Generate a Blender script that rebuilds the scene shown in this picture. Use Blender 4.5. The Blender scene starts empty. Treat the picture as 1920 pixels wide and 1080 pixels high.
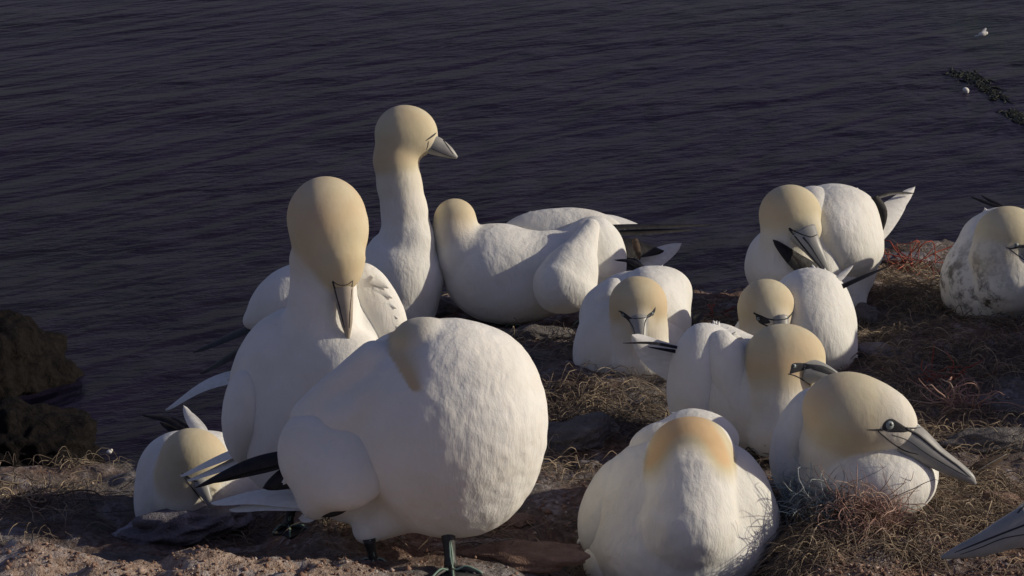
import bpy, math, random
import numpy as np
from mathutils import Vector, noise as mnoise
from mathutils.bvhtree import BVHTree

random.seed(7); rng = np.random.default_rng(7)
R = math.radians
scene = bpy.context.scene
COL = scene.collection

# ------------------------------------------------------------------ camera
PITCH = 13.3; H = 1.03; FPX = 5180.0
cam_d = bpy.data.cameras.new('camera'); cam = bpy.data.objects.new('camera', cam_d)
COL.objects.link(cam); scene.camera = cam
cam.location = (0, 0, H); cam.rotation_euler = (R(90-PITCH), 0, 0)
cam_d.sensor_width = 36; cam_d.lens = 36*FPX/1920
cam_d.clip_start = 0.05; cam_d.clip_end = 6000

# ------------------------------------------------------------------ sky, sun, exposure
SUN_EL, SUN_AZ = 22.0, 90.5          # azimuth clockwise from +Y (away from the camera)
world = bpy.data.worlds.new("World"); scene.world = world; world.use_nodes = True
wn = world.node_tree; bg = wn.nodes['Background']
sky = wn.nodes.new('ShaderNodeTexSky'); sky.sky_type = 'NISHITA'; sky.sun_disc = False
sky.sun_elevation = R(SUN_EL); sky.sun_rotation = R(SUN_AZ)
tint = wn.nodes.new('ShaderNodeMix'); tint.data_type = 'RGBA'; tint.blend_type = 'MULTIPLY'; tint.inputs[0].default_value = 1
tint.inputs[7].default_value = (1.08, .90, 1.10, 1)   # violet evening air
wn.links.new(sky.outputs[0], tint.inputs[6]); wn.links.new(tint.outputs[2], bg.inputs[0]); bg.inputs[1].default_value = 0.068
sd = bpy.data.lights.new('sun', 'SUN'); sd.energy = 3.7; sd.angle = R(0.6); sd.color = (1.0, 0.91, 0.74)
sun = bpy.data.objects.new('sun', sd); COL.objects.link(sun)
sv = Vector((math.sin(R(SUN_AZ))*math.cos(R(SUN_EL)), math.cos(R(SUN_AZ))*math.cos(R(SUN_EL)), math.sin(R(SUN_EL))))
sun.rotation_euler = sv.to_track_quat('Z', 'Y').to_euler(); sun.location = sv*30
vs = scene.view_settings
vs.view_transform = 'Standard'; vs.look = 'None'; vs.exposure = -0.15; vs.gamma = 1; vs.use_curve_mapping = False

# ------------------------------------------------------------------ measuring helpers
CR = np.array([1., 0, 0])
CU = np.array([0, math.sin(R(PITCH)), math.cos(R(PITCH))])
CF = np.array([0, math.cos(R(PITCH)), -math.sin(R(PITCH))])
C0 = np.array([0, 0, H])
AX = np.stack([CR, CU, CF])            # rows: view-aligned axes

def P(px, py, d):                      # point seen at (px, py) at depth d metres
    return C0 + d*(CF + CR*(px-960)/FPX - CU*(py-540)/FPX)
def G(px, py, z=0.0):                  # point of the level z seen at (px, py), and its depth
    r = CF + CR*(px-960)/FPX - CU*(py-540)/FPX
    d = (z-H)/r[2]
    return C0+d*r, d

# ------------------------------------------------------------------ object helpers
def mesh_obj(name, v, f, mat=None, parent=None, smooth=True, origin=None):
    v = np.asarray(v, float)
    o0 = np.zeros(3) if origin is None else np.asarray(origin, float)
    me = bpy.data.meshes.new(name)
    me.from_pydata((v-o0).tolist(), [], f if isinstance(f, list) else f.tolist())
    me.update()
    if smooth: me.polygons.foreach_set('use_smooth', [True]*len(me.polygons))
    o = bpy.data.objects.new(name, me); COL.objects.link(o)
    if mat: me.materials.append(mat)
    if parent is not None: o.parent = parent
    else: o.location = o0
    return o
def tag(o, label=None, cat=None, group=None, kind=None):
    if label: o['label'] = label
    if cat: o['category'] = cat
    if group: o['group'] = group
    if kind: o['kind'] = kind
    return o
def empty(name, loc):
    o = bpy.data.objects.new(name, None); COL.objects.link(o); o.location = Vector(loc); o.empty_display_size = .05
    return o

def add_tube(V, F, pts, rad, n=6, flat=1.0):
    pts = np.asarray(pts, float); m = len(pts)
    rad = np.broadcast_to(np.asarray(rad, float), (m,)) if np.ndim(rad) == 0 or len(np.atleast_1d(rad)) != m else np.asarray(rad, float)
    b = len(V)
    T = np.gradient(pts, axis=0); T /= np.linalg.norm(T, axis=1)[:, None]+1e-12
    up = np.array([0.1, 0.2, 1.]); 
    for i in range(m):
        a = np.cross(T[i], up); na = np.linalg.norm(a)
        a = a/na if na > 1e-6 else CR
        c = np.cross(a, T[i])
        for k in range(n):
            t = 2*math.pi*k/n
            V.append(pts[i]+rad[i]*(a*math.cos(t)+c*math.sin(t)*flat))
    for i in range(m-1):
        for k in range(n):
            k2 = (k+1) % n
            F.append((b+i*n+k, b+i*n+k2, b+(i+1)*n+k2, b+(i+1)*n+k))
    F.append(tuple(b+k for k in range(n))[::-1]); F.append(tuple(b+(m-1)*n+k for k in range(n)))

def spline(pts, n):
    pts = np.asarray(pts, float)
    if len(pts) == 2: 
        t = np.linspace(0, 1, n)[:, None]; return pts[0]*(1-t)+pts[1]*t
    p = np.vstack([2*pts[0]-pts[1], pts, 2*pts[-1]-pts[-2]])
    out = []
    m = len(pts)-1
    for s in np.linspace(0, m-1e-9, n):
        i = int(s); t = s-i
        a, b, c, d = p[i:i+4]
        out.append(.5*((2*b)+(-a+c)*t+(2*a-5*b+4*c-d)*t*t+(-a+3*b-3*c+d)*t**3))
    return np.array(out)

# ------------------------------------------------------------------ materials
def nt(name):
    m = bpy.data.materials.new(name); m.use_nodes = True
    n = m.node_tree; b = n.nodes['Principled BSDF']
    return m, n, b
def N(n, t, **kw):
    x = n.nodes.new(t)
    for k, v in kw.items():
        if k in x.inputs: x.inputs[k].default_value = v
        else: setattr(x, k, v)
    return x
def noise_n(n, scale, detail=4, rough=.55, vec=None, dist=0):
    x = N(n, 'ShaderNodeTexNoise'); x.inputs['Scale'].default_value = scale
    x.inputs['Detail'].default_value = detail; x.inputs['Roughness'].default_value = rough
    x.inputs['Distortion'].default_value = dist
    if vec is not None: n.links.new(vec, x.inputs['Vector'])
    return x
def ramp(n, src, stops):
    x = n.nodes.new('ShaderNodeValToRGB'); e = x.color_ramp.elements
    while len(e) < len(stops): e.new(.5)
    for i, (p, c) in enumerate(stops):
        e[i].position = p; e[i].color = (*c, 1) if len(c) == 3 else c
    n.links.new(src, x.inputs[0]); return x
def mixc(n, fac, a, b, mode='MIX'):
    x = n.nodes.new('ShaderNodeMix'); x.data_type = 'RGBA'; x.blend_type = mode
    for s, v in ((0, fac), (6, a), (7, b)):
        if hasattr(v, 'is_linked') or hasattr(v, 'links'): n.links.new(v, x.inputs[s])
        else: x.inputs[s].default_value = v if s == 0 else (*v, 1)
    return x.outputs[2]
def mapped(n, scale=(1, 1, 1), rot=(0, 0, 0)):
    tc = n.nodes.new('ShaderNodeTexCoord'); mp = n.nodes.new('ShaderNodeMapping')
    mp.inputs['Scale'].default_value = scale; mp.inputs['Rotation'].default_value = rot
    n.links.new(tc.outputs['Object'], mp.inputs[0]); return mp.outputs[0]
def math_n(n, op, a, b=None):
    x = n.nodes.new('ShaderNodeMath'); x.operation = op
    for i, v in enumerate((a, b)):
        if v is None: continue
        if isinstance(v, (int, float)): x.inputs[i].default_value = v
        else: n.links.new(v, x.inputs[i])
    return x.outputs[0]

def plumage(name, bump=.38, dirt=0.0):
    m, n, b = nt(name)
    at = n.nodes.new('ShaderNodeAttribute'); at.attribute_name = 'buff'
    ag = n.nodes.new('ShaderNodeAttribute'); ag.attribute_name = 'grime'
    v = mapped(n)
    n1 = noise_n(n, 14, 5, .6, v); n2 = noise_n(n, 45, 4, .6, v)
    white = ramp(n, n1.outputs[0], [(.3, (.72, .70, .63)), (.62, (.78, .77, .72))])
    buff = ramp(n, n1.outputs[0], [(.3, (.56, .475, .30)), (.7, (.62, .565, .40))])
    nw = noise_n(n, 9, 2, .5, v)
    warm = ramp(n, nw.outputs[0], [(.46, (0, 0, 0)), (.64, (.45, .45, .45))])
    bc = mixc(n, warm.outputs[0], buff.outputs[0], (.62, .42, .25))
    ov = math_n(n, 'SUBTRACT', at.outputs['Fac'], 1.0); ovc = n.nodes.new('ShaderNodeClamp'); n.links.new(ov, ovc.inputs[0])
    bc = mixc(n, ovc.outputs[0], bc, (.62, .37, .17))
    f = math_n(n, 'ADD', at.outputs['Fac'], math_n(n, 'MULTIPLY', math_n(n, 'SUBTRACT', n2.outputs[0], .5), .25))
    fr = ramp(n, f, [(.0, (0, 0, 0)), (1.0, (1, 1, 1))])
    c = mixc(n, fr.outputs[0], white.outputs[0], bc)
    # soiled patches
    n3 = noise_n(n, 38, 6, .75, v)
    gm = math_n(n, 'MULTIPLY', ag.outputs['Fac'], ramp(n, n3.outputs[0], [(.47, (0, 0, 0)), (.60, (1, 1, 1))]).outputs[0])
    c = mixc(n, gm, c, (.10, .085, .07))
    n.links.new(c, b.inputs['Base Color'])
    b.inputs['Roughness'].default_value = .75; b.inputs['Specular IOR Level'].default_value = .15
    b.inputs['Subsurface Weight'].default_value = .25; b.inputs['Subsurface Radius'].default_value = (1, .85, .7); b.inputs['Subsurface Scale'].default_value = .005
    # feathers: soft overlapping clumps plus fine barbs
    vo = n.nodes.new('ShaderNodeTexVoronoi'); vo.feature = 'SMOOTH_F1'; vo.inputs['Scale'].default_value = 70
    vo.inputs['Smoothness'].default_value = .7; vo.inputs['Randomness'].default_value = 1
    nd = noise_n(n, 16, 3, .5, v)
    mv = n.nodes.new('ShaderNodeVectorMath'); mv.operation = 'MULTIPLY_ADD'
    n.links.new(nd.outputs['Color'], mv.inputs[0]); mv.inputs[1].default_value = (.05, .05, .05)
    mp2 = mapped(n, (1.3, 1.0, .62)); n.links.new(mp2, mv.inputs[2]); n.links.new(mv.outputs[0], vo.inputs['Vector'])
    fine = noise_n(n, 170, 5, .65, mapped(n, (1.6, 1.6, .45)))
    h = math_n(n, 'ADD', math_n(n, 'MULTIPLY', vo.outputs['Distance'], .55), math_n(n, 'MULTIPLY', fine.outputs[0], .5))
    h = math_n(n, 'ADD', h, math_n(n, 'MULTIPLY', n2.outputs[0], .3))
    # heads are sleek: less relief where the buff is
    st = math_n(n, 'MAXIMUM', math_n(n, 'SUBTRACT', 1.0, math_n(n, 'MULTIPLY', at.outputs['Fac'], .75)), .2)
    bp = n.nodes.new('ShaderNodeBump'); bp.inputs['Distance'].default_value = .006
    n.links.new(math_n(n, 'MULTIPLY', st, bump), bp.inputs['Strength'])
    n.links.new(h, bp.inputs['Height']); n.links.new(bp.outputs[0], b.inputs['Normal'])
    return m

def simple(name, c1, c2, scale=30, rough=.6, spec=.3, bump=.2, dist=.002, stretch=(1, 1, 1)):
    m, n, b = nt(name)
    v = mapped(n, stretch); x = noise_n(n, scale, 5, .6, v)
    r = ramp(n, x.outputs[0], [(.35, c1), (.65, c2)])
    n.links.new(r.outputs[0], b.inputs['Base Color'])
    b.inputs['Roughness'].default_value = rough; b.inputs['Specular IOR Level'].default_value = spec
    bp = n.nodes.new('ShaderNodeBump'); bp.inputs['Strength'].default_value = bump; bp.inputs['Distance'].default_value = dist
    n.links.new(x.outputs[0], bp.inputs['Height']); n.links.new(bp.outputs[0], b.inputs['Normal'])
    return m

M = {}
M['plumage'] = plumage('white_plumage')
M['vane'] = simple('white_vane', (.66, .65, .61), (.76, .75, .72), 60, .7, .2, .5, .002, (1, 3, 3))
M['black'] = simple('black_vane', (.009, .008, .009), (.02, .018, .018), 90, .55, .3, .5, .002)
M['brownvane'] = simple('brown_vane', (.07, .05, .038), (.14, .10, .07), 150, .8, .2, .5, .002)
M['bill'] = simple('bill_horn', (.27, .28, .265), (.37, .355, .32), 40, .42, .4, .25, .001)
M['billtan'] = simple('bill_horn_tan', (.33, .28, .22), (.42, .37, .30), 40, .42, .4, .25, .001)
M['skin'] = simple('black_skin', (.018, .019, .022), (.045, .046, .052), 60, .55, .3, .2)
M['iris'] = simple('pale_iris', (.22, .27, .27), (.30, .35, .34), 80, .35, .4, .1)
M['ring'] = simple('orbital_skin', (.05, .07, .08), (.10, .13, .15), 80, .4, .4, .2)
M['leg'] = simple('dark_leg_skin', (.02, .02, .02), (.05, .05, .045), 90, .5, .4, .4)
M['green'] = simple('green_toe_line', (.16, .26, .2), (.26, .36, .28), 90, .5, .4, .2)

# ------------------------------------------------------------------ smooth solids
def surface_nets(D, org, h):
    s = D < 0
    nx, ny, nz = D.shape
    c = np.zeros((nx-1, ny-1, nz-1), int)
    for i in (0, 1):
        for j in (0, 1):
            for k in (0, 1):
                c += s[i:nx-1+i, j:ny-1+j, k:nz-1+k]
    act = (c > 0) & (c < 8)
    idx = -np.ones(act.shape, int); ii = np.argwhere(act); idx[act] = np.arange(len(ii))
    acc = np.zeros((len(ii), 3)); cnt = np.zeros(len(ii))
    corners = [(i, j, k) for i in (0, 1) for j in (0, 1) for k in (0, 1)]
    for a in corners:
        for ax in range(3):
            if a[ax]: continue
            b = list(a); b[ax] = 1
            pa = ii+np.array(a); pb = ii+np.array(b)
            da = D[pa[:, 0], pa[:, 1], pa[:, 2]]; db = D[pb[:, 0], pb[:, 1], pb[:, 2]]
            cr = (da < 0) != (db < 0)
            t = np.where(cr, da/np.where(cr, da-db, 1), 0)
            q = pa+(pb-pa)*t[:, None]
            acc[cr] += q[cr]; cnt[cr] += 1
    v = org+h*acc/np.maximum(cnt, 1)[:, None]
    faces = []
    for ax in range(3):
        sl0 = [slice(None)]*3; sl1 = [slice(None)]*3
        sl0[ax] = slice(0, -1); sl1[ax] = slice(1, None)
        A = s[tuple(sl0)]; B = s[tuple(sl1)]
        u, w = (ax+1) % 3, (ax+2) % 3
        for flip, mask in ((False, A & ~B), (True, ~A & B)):
            e = np.argwhere(mask)
            ok = (e[:, u] > 0) & (e[:, w] > 0) & (e[:, u] < idx.shape[u]) & (e[:, w] < idx.shape[w]) & (e[:, ax] < idx.shape[ax])
            e = e[ok]
            du = np.zeros(3, int); du[u] = 1; dw = np.zeros(3, int); dw[w] = 1
            q = [e-du-dw, e-dw, e, e-du]
            q = np.stack([idx[x[:, 0], x[:, 1], x[:, 2]] for x in q], 1)
            q = q[(q >= 0).all(1)]
            faces.append(q[:, ::-1] if flip else q)
    return v, np.vstack(faces)

def rotm(roll, yaw, pitch=0):
    a, b, c = R(roll), R(yaw), R(pitch)
    Rz = np.array([[math.cos(a), -math.sin(a), 0], [math.sin(a), math.cos(a), 0], [0, 0, 1]])
    Ry = np.array([[math.cos(b), 0, math.sin(b)], [0, 1, 0], [-math.sin(b), 0, math.cos(b)]])
    Rx = np.array([[1, 0, 0], [0, math.cos(c), -math.sin(c)], [0, math.sin(c), math.cos(c)]])
    return Rz @ Ry @ Rx

KF = .6
class Solid:
    """Smooth union of ellipsoids and swept cones; positions measured as (px, py, depth offset)."""
    def __init__(s, D): s.D = D; s.pr = []; s.sc = D/FPX
    def pt(s, p):
        d = s.D+(p[2] if len(p) > 2 else 0)*s.sc
        return P(p[0], p[1], d)
    def E(s, c, r, roll=0, yaw=0, pitch=0, k=14, buff=0.0):
        s.pr.append(('e', s.pt(c), np.array(r, float)*s.sc, rotm(roll, yaw, pitch), k*s.sc*KF, buff)); return s
    def K(s, a, b, ra, rb, k=14, buff=0.0, buff2=None):
        s.pr.append(('c', s.pt(a), s.pt(b), (ra*s.sc, rb*s.sc), k*s.sc*KF, (buff, buff if buff2 is None else buff2))); return s
    def chain(s, pts, k=14):      # pts: (px, py, dd, r, buff)
        for a, b in zip(pts[:-1], pts[1:]): s.K(a[:3], b[:3], a[3], b[3], k, a[4], b[4])
        return s
    def ev(s, X, want=False):
        d = None; bl = None
        for p in s.pr:
            if p[0] == 'e':
                q = ((X-p[1]) @ AX.T) @ p[3]
                k0 = np.linalg.norm(q/p[2], axis=-1)+1e-9; k1 = np.linalg.norm(q/p[2]**2, axis=-1)+1e-9
                di = k0*(k0-1)/k1; k = p[4]; bi = np.full(di.shape, p[5]) if want else None
            else:
                a, b = p[1], p[2]; ab = b-a
                t = np.clip(((X-a) @ ab)/(ab @ ab), 0, 1)
                di = np.linalg.norm(X-a-t[..., None]*ab, axis=-1)-(p[3][0]*(1-t)+p[3][1]*t); k = p[4]
                bi = p[5][0]*(1-t)+p[5][1]*t if want else None
            if d is None: d = di; bl = bi; continue
            h = np.clip(.5+.5*(d-di)/k, 0, 1)
            d = d*(1-h)+di*h-k*h*(1-h)
            if want:
                pass
                bl = bl*(1-h)+bi*h
        return (d, bl) if want else d
    def mesh(s, h=.0045):
        lo = np.full(3, 1e9); hi = -lo
        for p in s.pr:
            if p[0] == 'e':
                r = p[2].max(); lo = np.minimum(lo, p[1]-r); hi = np.maximum(hi, p[1]+r)
            else:
                r = max(p[3])
                for q in (p[1], p[2]): lo = np.minimum(lo, q-r); hi = np.maximum(hi, q+r)
        lo -= .02; hi += .02
        n = np.ceil((hi-lo)/h).astype(int)+1
        g = np.stack(np.meshgrid(*[lo[i]+h*np.arange(n[i]) for i in range(3)], indexing='ij'), -1)
        D = s.ev(g)
        v, f = surface_nets(D, lo, h)
        for _ in range(3):
            d = s.ev(v); e = 5e-4
            gr = np.stack([s.ev(v+e*np.eye(3)[i])-s.ev(v-e*np.eye(3)[i]) for i in range(3)], -1)/(2*e)
            gn = (gr**2).sum(-1)+1e-9
            st = np.clip(d/gn, -h, h)
            v = v-gr*st[:, None]
        s.nrm = gr/np.sqrt(gn)[:, None]
        return v, f

def set_attr(o, name, val):
    a = o.data.attributes.new(name, 'FLOAT', 'POINT'); a.data.foreach_set('value', np.asarray(val, np.float32))

class Bird:
    def __init__(s, base, D, label, name='gannet', zbase=0):
        s.base = np.array(base, float); s.D = D; s.sc = D/FPX
        s.root = empty(name, s.base)
        tag(s.root, label, 'seabird', 'gannets resting on the cliff top')
        s.bv = []; s.mats = []
    def solid(s): return Solid(s.D)
    def put(s, name, v, f, mat, parent=None, keep=False, smooth=True):
        o = mesh_obj(name, v, f, mat, s.root if parent is None else parent, smooth, s.base)
        if keep: s.bv.append((np.asarray(v), [tuple(x) for x in f]))
        s.tree = None
        return o
    def add(s, name, sol, h=.0045, lump=.0012, grime=None, mat=None, fold=None, paint=None):
        v, f = sol.mesh(h)
        _, bf = sol.ev(v, True)
        if paint is not None: bf = paint(*s.px(v), bf)
        L = np.array([mnoise.noise(Vector(p*22))*.7+mnoise.noise(Vector(p*52+5))*.5 for p in v])
        amp = lump*(1-.75*np.clip(bf, 0, 1))
        dsp = L*amp
        if fold is not None: dsp = dsp+fold(v, *s.px(v))*s.sc
        v = v+sol.nrm*dsp[:, None]
        o = s.put(name, v, f, mat or M['plumage'], keep=True)
        set_attr(o, 'buff', bf)
        g = np.zeros(len(v)) if grime is None else grime(v)
        set_attr(o, 'grime', g)
        return o
    def px(s, v):
        q = (np.asarray(v)-C0) @ AX.T; return 960+FPX*q[:, 0]/q[:, 2], 540-FPX*q[:, 1]/q[:, 2]
    def pt(s, p): return P(p[0], p[1], s.D+(p[2] if len(p) > 2 else 0)*s.sc)
    def hit(s, px, py, off=0.0):
        if s.tree is None:
            V = []; F = []
            for v, f in s.bv:
                b = len(V); V += [Vector(x) for x in v]; F += [tuple(b+i for i in q) for q in f]
            s.tree = BVHTree.FromPolygons(V, F)
        r = Vector(CF+CR*(px-960)/FPX-CU*(py-540)/FPX).normalized()
        loc, nn, _, dist = s.tree.ray_cast(Vector(C0), r)
        if loc is None: return None
        return np.array(loc)+np.array(nn)*off*(-1 if np.dot(nn, r) > 0 else 1)
    def line(s, name, pts, rad, mat, parent=None, n=None, off=0):
        """a marking that hugs the surface"""
        c = spline([list(p)+[0] for p in pts], n or max(8, int(sum(math.dist(a, b) for a, b in zip(pts[:-1], pts[1:]))/4)))
        rq = np.interp(np.linspace(0, 1, len(c)), np.linspace(0, 1, len(rad)), rad)*s.sc
        w = [s.hit(c[i_][0], c[i_][1], off-.45*rq[i_]) for i_ in range(len(c))]
        w = [q for q in w if q is not None]
        if len(w) < 2: return None
        rr = np.interp(np.linspace(0, 1, len(w)), np.linspace(0, 1, len(rad)), rad)*s.sc
        V = []; F = []; add_tube(V, F, w, rr, 8)
        return s.put(name, V, F, mat, parent)
    def blade(s, V, F, base, tip, w, mid=None, nrm=(0, .3, -1), sharp=.5, thick=.0022, wb=.55, wav=0.0, seg=14):
        """one feather vane; positions (px,py,dd); nrm in view axes"""
        a, b = s.pt(base), s.pt(tip)
        m = s.pt(mid) if mid else (a+b)/2
        c = spline([a, m, b], seg) if mid else spline([a, b], seg)
        nr = np.array(nrm, float) @ AX; W = w*s.sc/2
        b0 = len(V); q = 7
        T = np.gradient(c, axis=0); T /= np.linalg.norm(T, axis=1)[:, None]
        ph = random.random()*6
        for i in range(seg):
            t = i/(seg-1)
            prof = (wb+(1-wb)*math.sin(min(t*2.2, 1)*math.pi/2))*max(1-t**(1/sharp*1.2), 0)**.6
            prof = max(prof, .03)
            sd_ = np.cross(T[i], nr); sd_ /= np.linalg.norm(sd_); nn = np.cross(sd_, T[i])
            for side in (1, -1):
                for k in range(q):
                    u = -1+2*k/(q-1)
                    ww = W*prof*(1+wav*math.sin(9*t+ph+u*2))
                    th = thick*(1-u*u)*.5*(1-.6*t)
                    cup = -.12*W*u*u
                    V.append(c[i]+sd_*u*ww+nn*(side*th+cup))
        for i in range(seg-1):
            for sI in range(2):
                for k in range(q-1):
                    r0 = b0+i*2*q+sI*q+k; r1 = r0+2*q
                    F.append((r0, r0+1, r1+1, r1) if sI == 0 else (r1, r1+1, r0+1, r0))
    def blades(s, name, lst, mat, parent=None, keep=False):
        for kw in lst:
            V = []; F = []; s.blade(V, F, **kw); s.put(name, V, F, mat, parent, keep)
    def tufts(s, name, pts, size=14, n=3, jit=9):
        """small overlapping covert feathers lying back to front: pts are (px,py,dd,dx,dy)"""
        for (x, y, d, dx, dy) in pts:
            V = []; F = []
            for _ in range(n):
                L = size*random.uniform(.8, 1.2); l = math.hypot(dx, dy)
                ux, uy = dx/l, dy/l; j = random.uniform(-.5, .5)
                ux, uy = ux-uy*j, uy+ux*j
                bx, by = x+random.uniform(-jit, jit)*abs(uy), y+random.uniform(-jit, jit)*abs(ux)
                s.blade(V, F, (bx-ux*L*1.3, by-uy*L*1.3, d-6), (bx+ux*L*.55, by+uy*L*.55, d+random.uniform(0, 6)), L*1.5,
                        nrm=(random.uniform(-.3, .3), .5, -1), sharp=1.3, thick=.003, seg=8, wb=.8)
            s.put('feather_tuft', V, F, M['plumage'])
    def patch(s, name, poly, mat, parent=None, off=.5):
        """a filled marking laid on the surface"""
        pl = spline([list(p)+[0] for p in poly]+[list(poly[0])+[0]], 40)[:-1, :2]; c = pl.mean(0); V = []; n = len(pl); R_ = 5
        for r_i in range(R_, 0, -1):
            for q in pl:
                x = c+(q-c)*r_i/R_; h = s.hit(x[0], x[1], (off if r_i < R_ else -.6)*s.sc)
                if h is None: return None
                V.append(h)
        V.append(s.hit(c[0], c[1], off*s.sc))
        F = [(a*n+k, a*n+(k+1) % n, (a+1)*n+(k+1) % n, (a+1)*n+k) for a in range(R_-1) for k in range(n)]+[((R_-1)*n+k, (R_-1)*n+(k+1) % n, R_*n) for k in range(n)]
        return s.put(name, V, F, mat, parent)
    def bill(s, path, mat=None, up=(0, 1, 0), sub=()):
        """path: (px,py,dd, half_height, half_width)"""
        P_ = np.array([s.pt(p) for p in path]); hw = np.array([[p[3], p[4]] for p in path])*s.sc
        n = 26; c = spline(P_, n); t = np.linspace(0, 1, n); t0 = np.linspace(0, 1, len(path))
        hh = np.interp(t, t0, hw[:, 0]); ww = np.interp(t, t0, hw[:, 1])
        uv = np.array(up, float) @ AX
        T = np.gradient(c, axis=0); T /= np.linalg.norm(T, axis=1)[:, None]
        V = []; F = []; q = 14
        for i in range(n):
            sx = np.cross(T[i], uv); sx /= np.linalg.norm(sx); u2 = np.cross(sx, T[i])
            for k in range(q):
                a = 2*math.pi*k/q; ca, sa = math.cos(a), math.sin(a)
                V.append(c[i]+sx*ww[i]*np.sign(ca)*abs(ca)**.85+u2*hh[i]*np.sign(sa)*abs(sa)**.95)
        for i in range(n-1):
            for k in range(q):
                k2 = (k+1) % q; F.append((i*q+k, i*q+k2, (i+1)*q+k2, (i+1)*q+k))
        F.append(tuple(range(q))[::-1]); F.append(tuple((n-1)*q+k for k in range(q)))
        return s.put('bill', V, F, mat or M['bill'], keep=True)
    def eye(s, px, py, r, nrm=None, sub=.3):
        p = s.hit(px, py)
        if p is None: return
        to = (C0-p)/np.linalg.norm(C0-p)
        nr = to if nrm is None else np.array(nrm, float) @ AX; nr = nr/np.linalg.norm(nr)
        rr = r*s.sc; c = p-nr*rr*sub
        def ball(cc, rad, sq=1.0):
            V = []; F = []; a, b = 10, 16
            x = np.cross(nr, [0, 0, 1.]); x /= np.linalg.norm(x); y = np.cross(x, nr)
            for i in range(a+1):
                th = math.pi*i/a
                for j in range(b):
                    ph = 2*math.pi*j/b
                    V.append(cc+rad*(nr*math.cos(th)*sq+math.sin(th)*(x*math.cos(ph)+y*math.sin(ph))))
            for i in range(a):
                for j in range(b):
                    j2 = (j+1) % b; F.append((i*b+j, (i+1)*b+j, (i+1)*b+j2, i*b+j2))
            return V, F
        V, F = ball(c, rr); e = s.put('eye', V, F, M['iris'])
        V, F = ball(c+nr*rr*.72, rr*.42, .78); s.put('pupil', V, F, M['skin'], e)
        x = np.cross(nr, [0, 0, 1.]); x /= np.linalg.norm(x); y = np.cross(x, nr)
        V = []; F = []
        ringp = [c+nr*rr*.25+1.08*rr*(x*math.cos(t)+y*math.sin(t)) for t in np.linspace(0, 2*math.pi, 21)]
        add_tube(V, F, ringp, rr*.14, 6); s.put('eye_ring', V, F, M['ring'], e)
        return e

# ------------------------------------------------------------------ terrain
EDGE = [(-60, 1.6), (-8, 2.6), (-3, 3.4), (-.95, 3.80), (-.5, 3.86), (-.34, 3.95), (-.2, 4.2), (-.05, 4.42), (.12, 4.42), (.33, 4.40), (.45, 4.5), (.6, 4.66), (.8, 4.8), (1.3, 4.9), (4, 5.5), (60, 9)]
ex, ey = np.array([e[0] for e in EDGE]), np.array([e[1] for e in EDGE])
MOUNDS = []   # X, Y, radius, height
def mound(px, py, r, h, z=0): g, _ = G(px, py, z); MOUNDS.append((g[0], g[1]+r*.35, r, h))
def sm(a, b, x): t = np.clip((x-a)/(b-a), 0, 1); return t*t*(3-2*t)
def vnoise(X, Y, s, seed=0, oct=4):
    out = np.zeros(X.shape); a = 1; tot = 0
    for o in range(oct):
        r = np.random.default_rng(seed*31+o); T = r.random((256, 256))
        x = X*s*2**o+seed*7.3; y = Y*s*2**o+seed*3.1
        xi = np.floor(x).astype(int); yi = np.floor(y).astype(int); fx = x-xi; fy = y-yi
        fx = fx*fx*(3-2*fx); fy = fy*fy*(3-2*fy)
        g = lambda i, j: T[i % 256, j % 256]
        out += a*((g(xi, yi)*(1-fx)+g(xi+1, yi)*fx)*(1-fy)+(g(xi, yi+1)*(1-fx)+g(xi+1, yi+1)*fx)*fy); tot += a; a *= .5
    return out/tot-.5
mound(1190, 735, .15, .02); mound(1640, 985, .17, .02); mound(1870, 625, .16, .02); mound(1680, 560, .16, .025)
mound(1780, 690, .13, .02)
def ledge_w(X, Y): return sm(-.08, -.30, X+.15*vnoise(X, Y, 5, 15, 2))*sm(2.98, 2.91, Y+.07*vnoise(X, Y, 7, 14, 3))
def terrain_h(X, Y):
    X = np.asarray(X, float); Y = np.asarray(Y, float)
    z = vnoise(X, Y, 2.2, 1, 3)*.03+vnoise(X, Y, 9, 2, 4)*.03+vnoise(X, Y, 42, 3, 3)*.013-.012
    z += .012*np.maximum(vnoise(X, Y, 16, 5, 2), 0)
    for mx, my, r, h in MOUNDS:
        q = ((X-mx)**2+((Y-my))**2)/r**2; z += h*np.exp(-q*1.4)*(1-.5*np.exp(-q*9))
    low = sm(-.20, -.34, X)*sm(3.05, 3.25, Y+.15*vnoise(X, Y, 6, 9, 2))
    z -= .13*low
    z += ledge_w(X, Y)*(.040+.016*sm(-.25, -.42, X)+.03*vnoise(X, Y, 22, 12, 3)+.012*vnoise(X, Y, 70, 13, 2))       # front ledge
    # rise and mound out of frame on the right, added to shade the ground
    z += .16*sm(1.0, 1.7, X)*(1+.6*vnoise(X, Y, 1.6, 8, 2)) + .25*sm(3, 8, X)
    z += .32*np.exp(-((X-1.2)/.2)**2-((Y-3.8)/.4)**2)
    z -= .085*np.exp(-((X-.17)/.13)**4-((Y-3.0)/.19)**4)
    e = np.interp(X, ex, ey)+.10*vnoise(X, Y, 5, 4, 3)
    d = Y-e
    z -= np.where(d > 0, np.minimum(d*.5+d*d*9, 3*d), 0)*(1+.25*vnoise(X, Y, 1.3, 6, 3))
    return np.maximum(z, -46)
def axis(lo, hi, a, b, step, n):
    l = a-np.geomspace(step, a-lo, n); r = b+np.geomspace(step, hi-b, n)
    return np.concatenate([l[::-1], np.arange(a, b+step/2, step), r])
xs = axis(-60, 60, -.85, 1.15, .0065, 40); ys = axis(-30, 40, 2.55, 5.0, .0075, 40)
X, Y = np.meshgrid(xs, ys, indexing='ij'); Z = terrain_h(X, Y)
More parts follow.
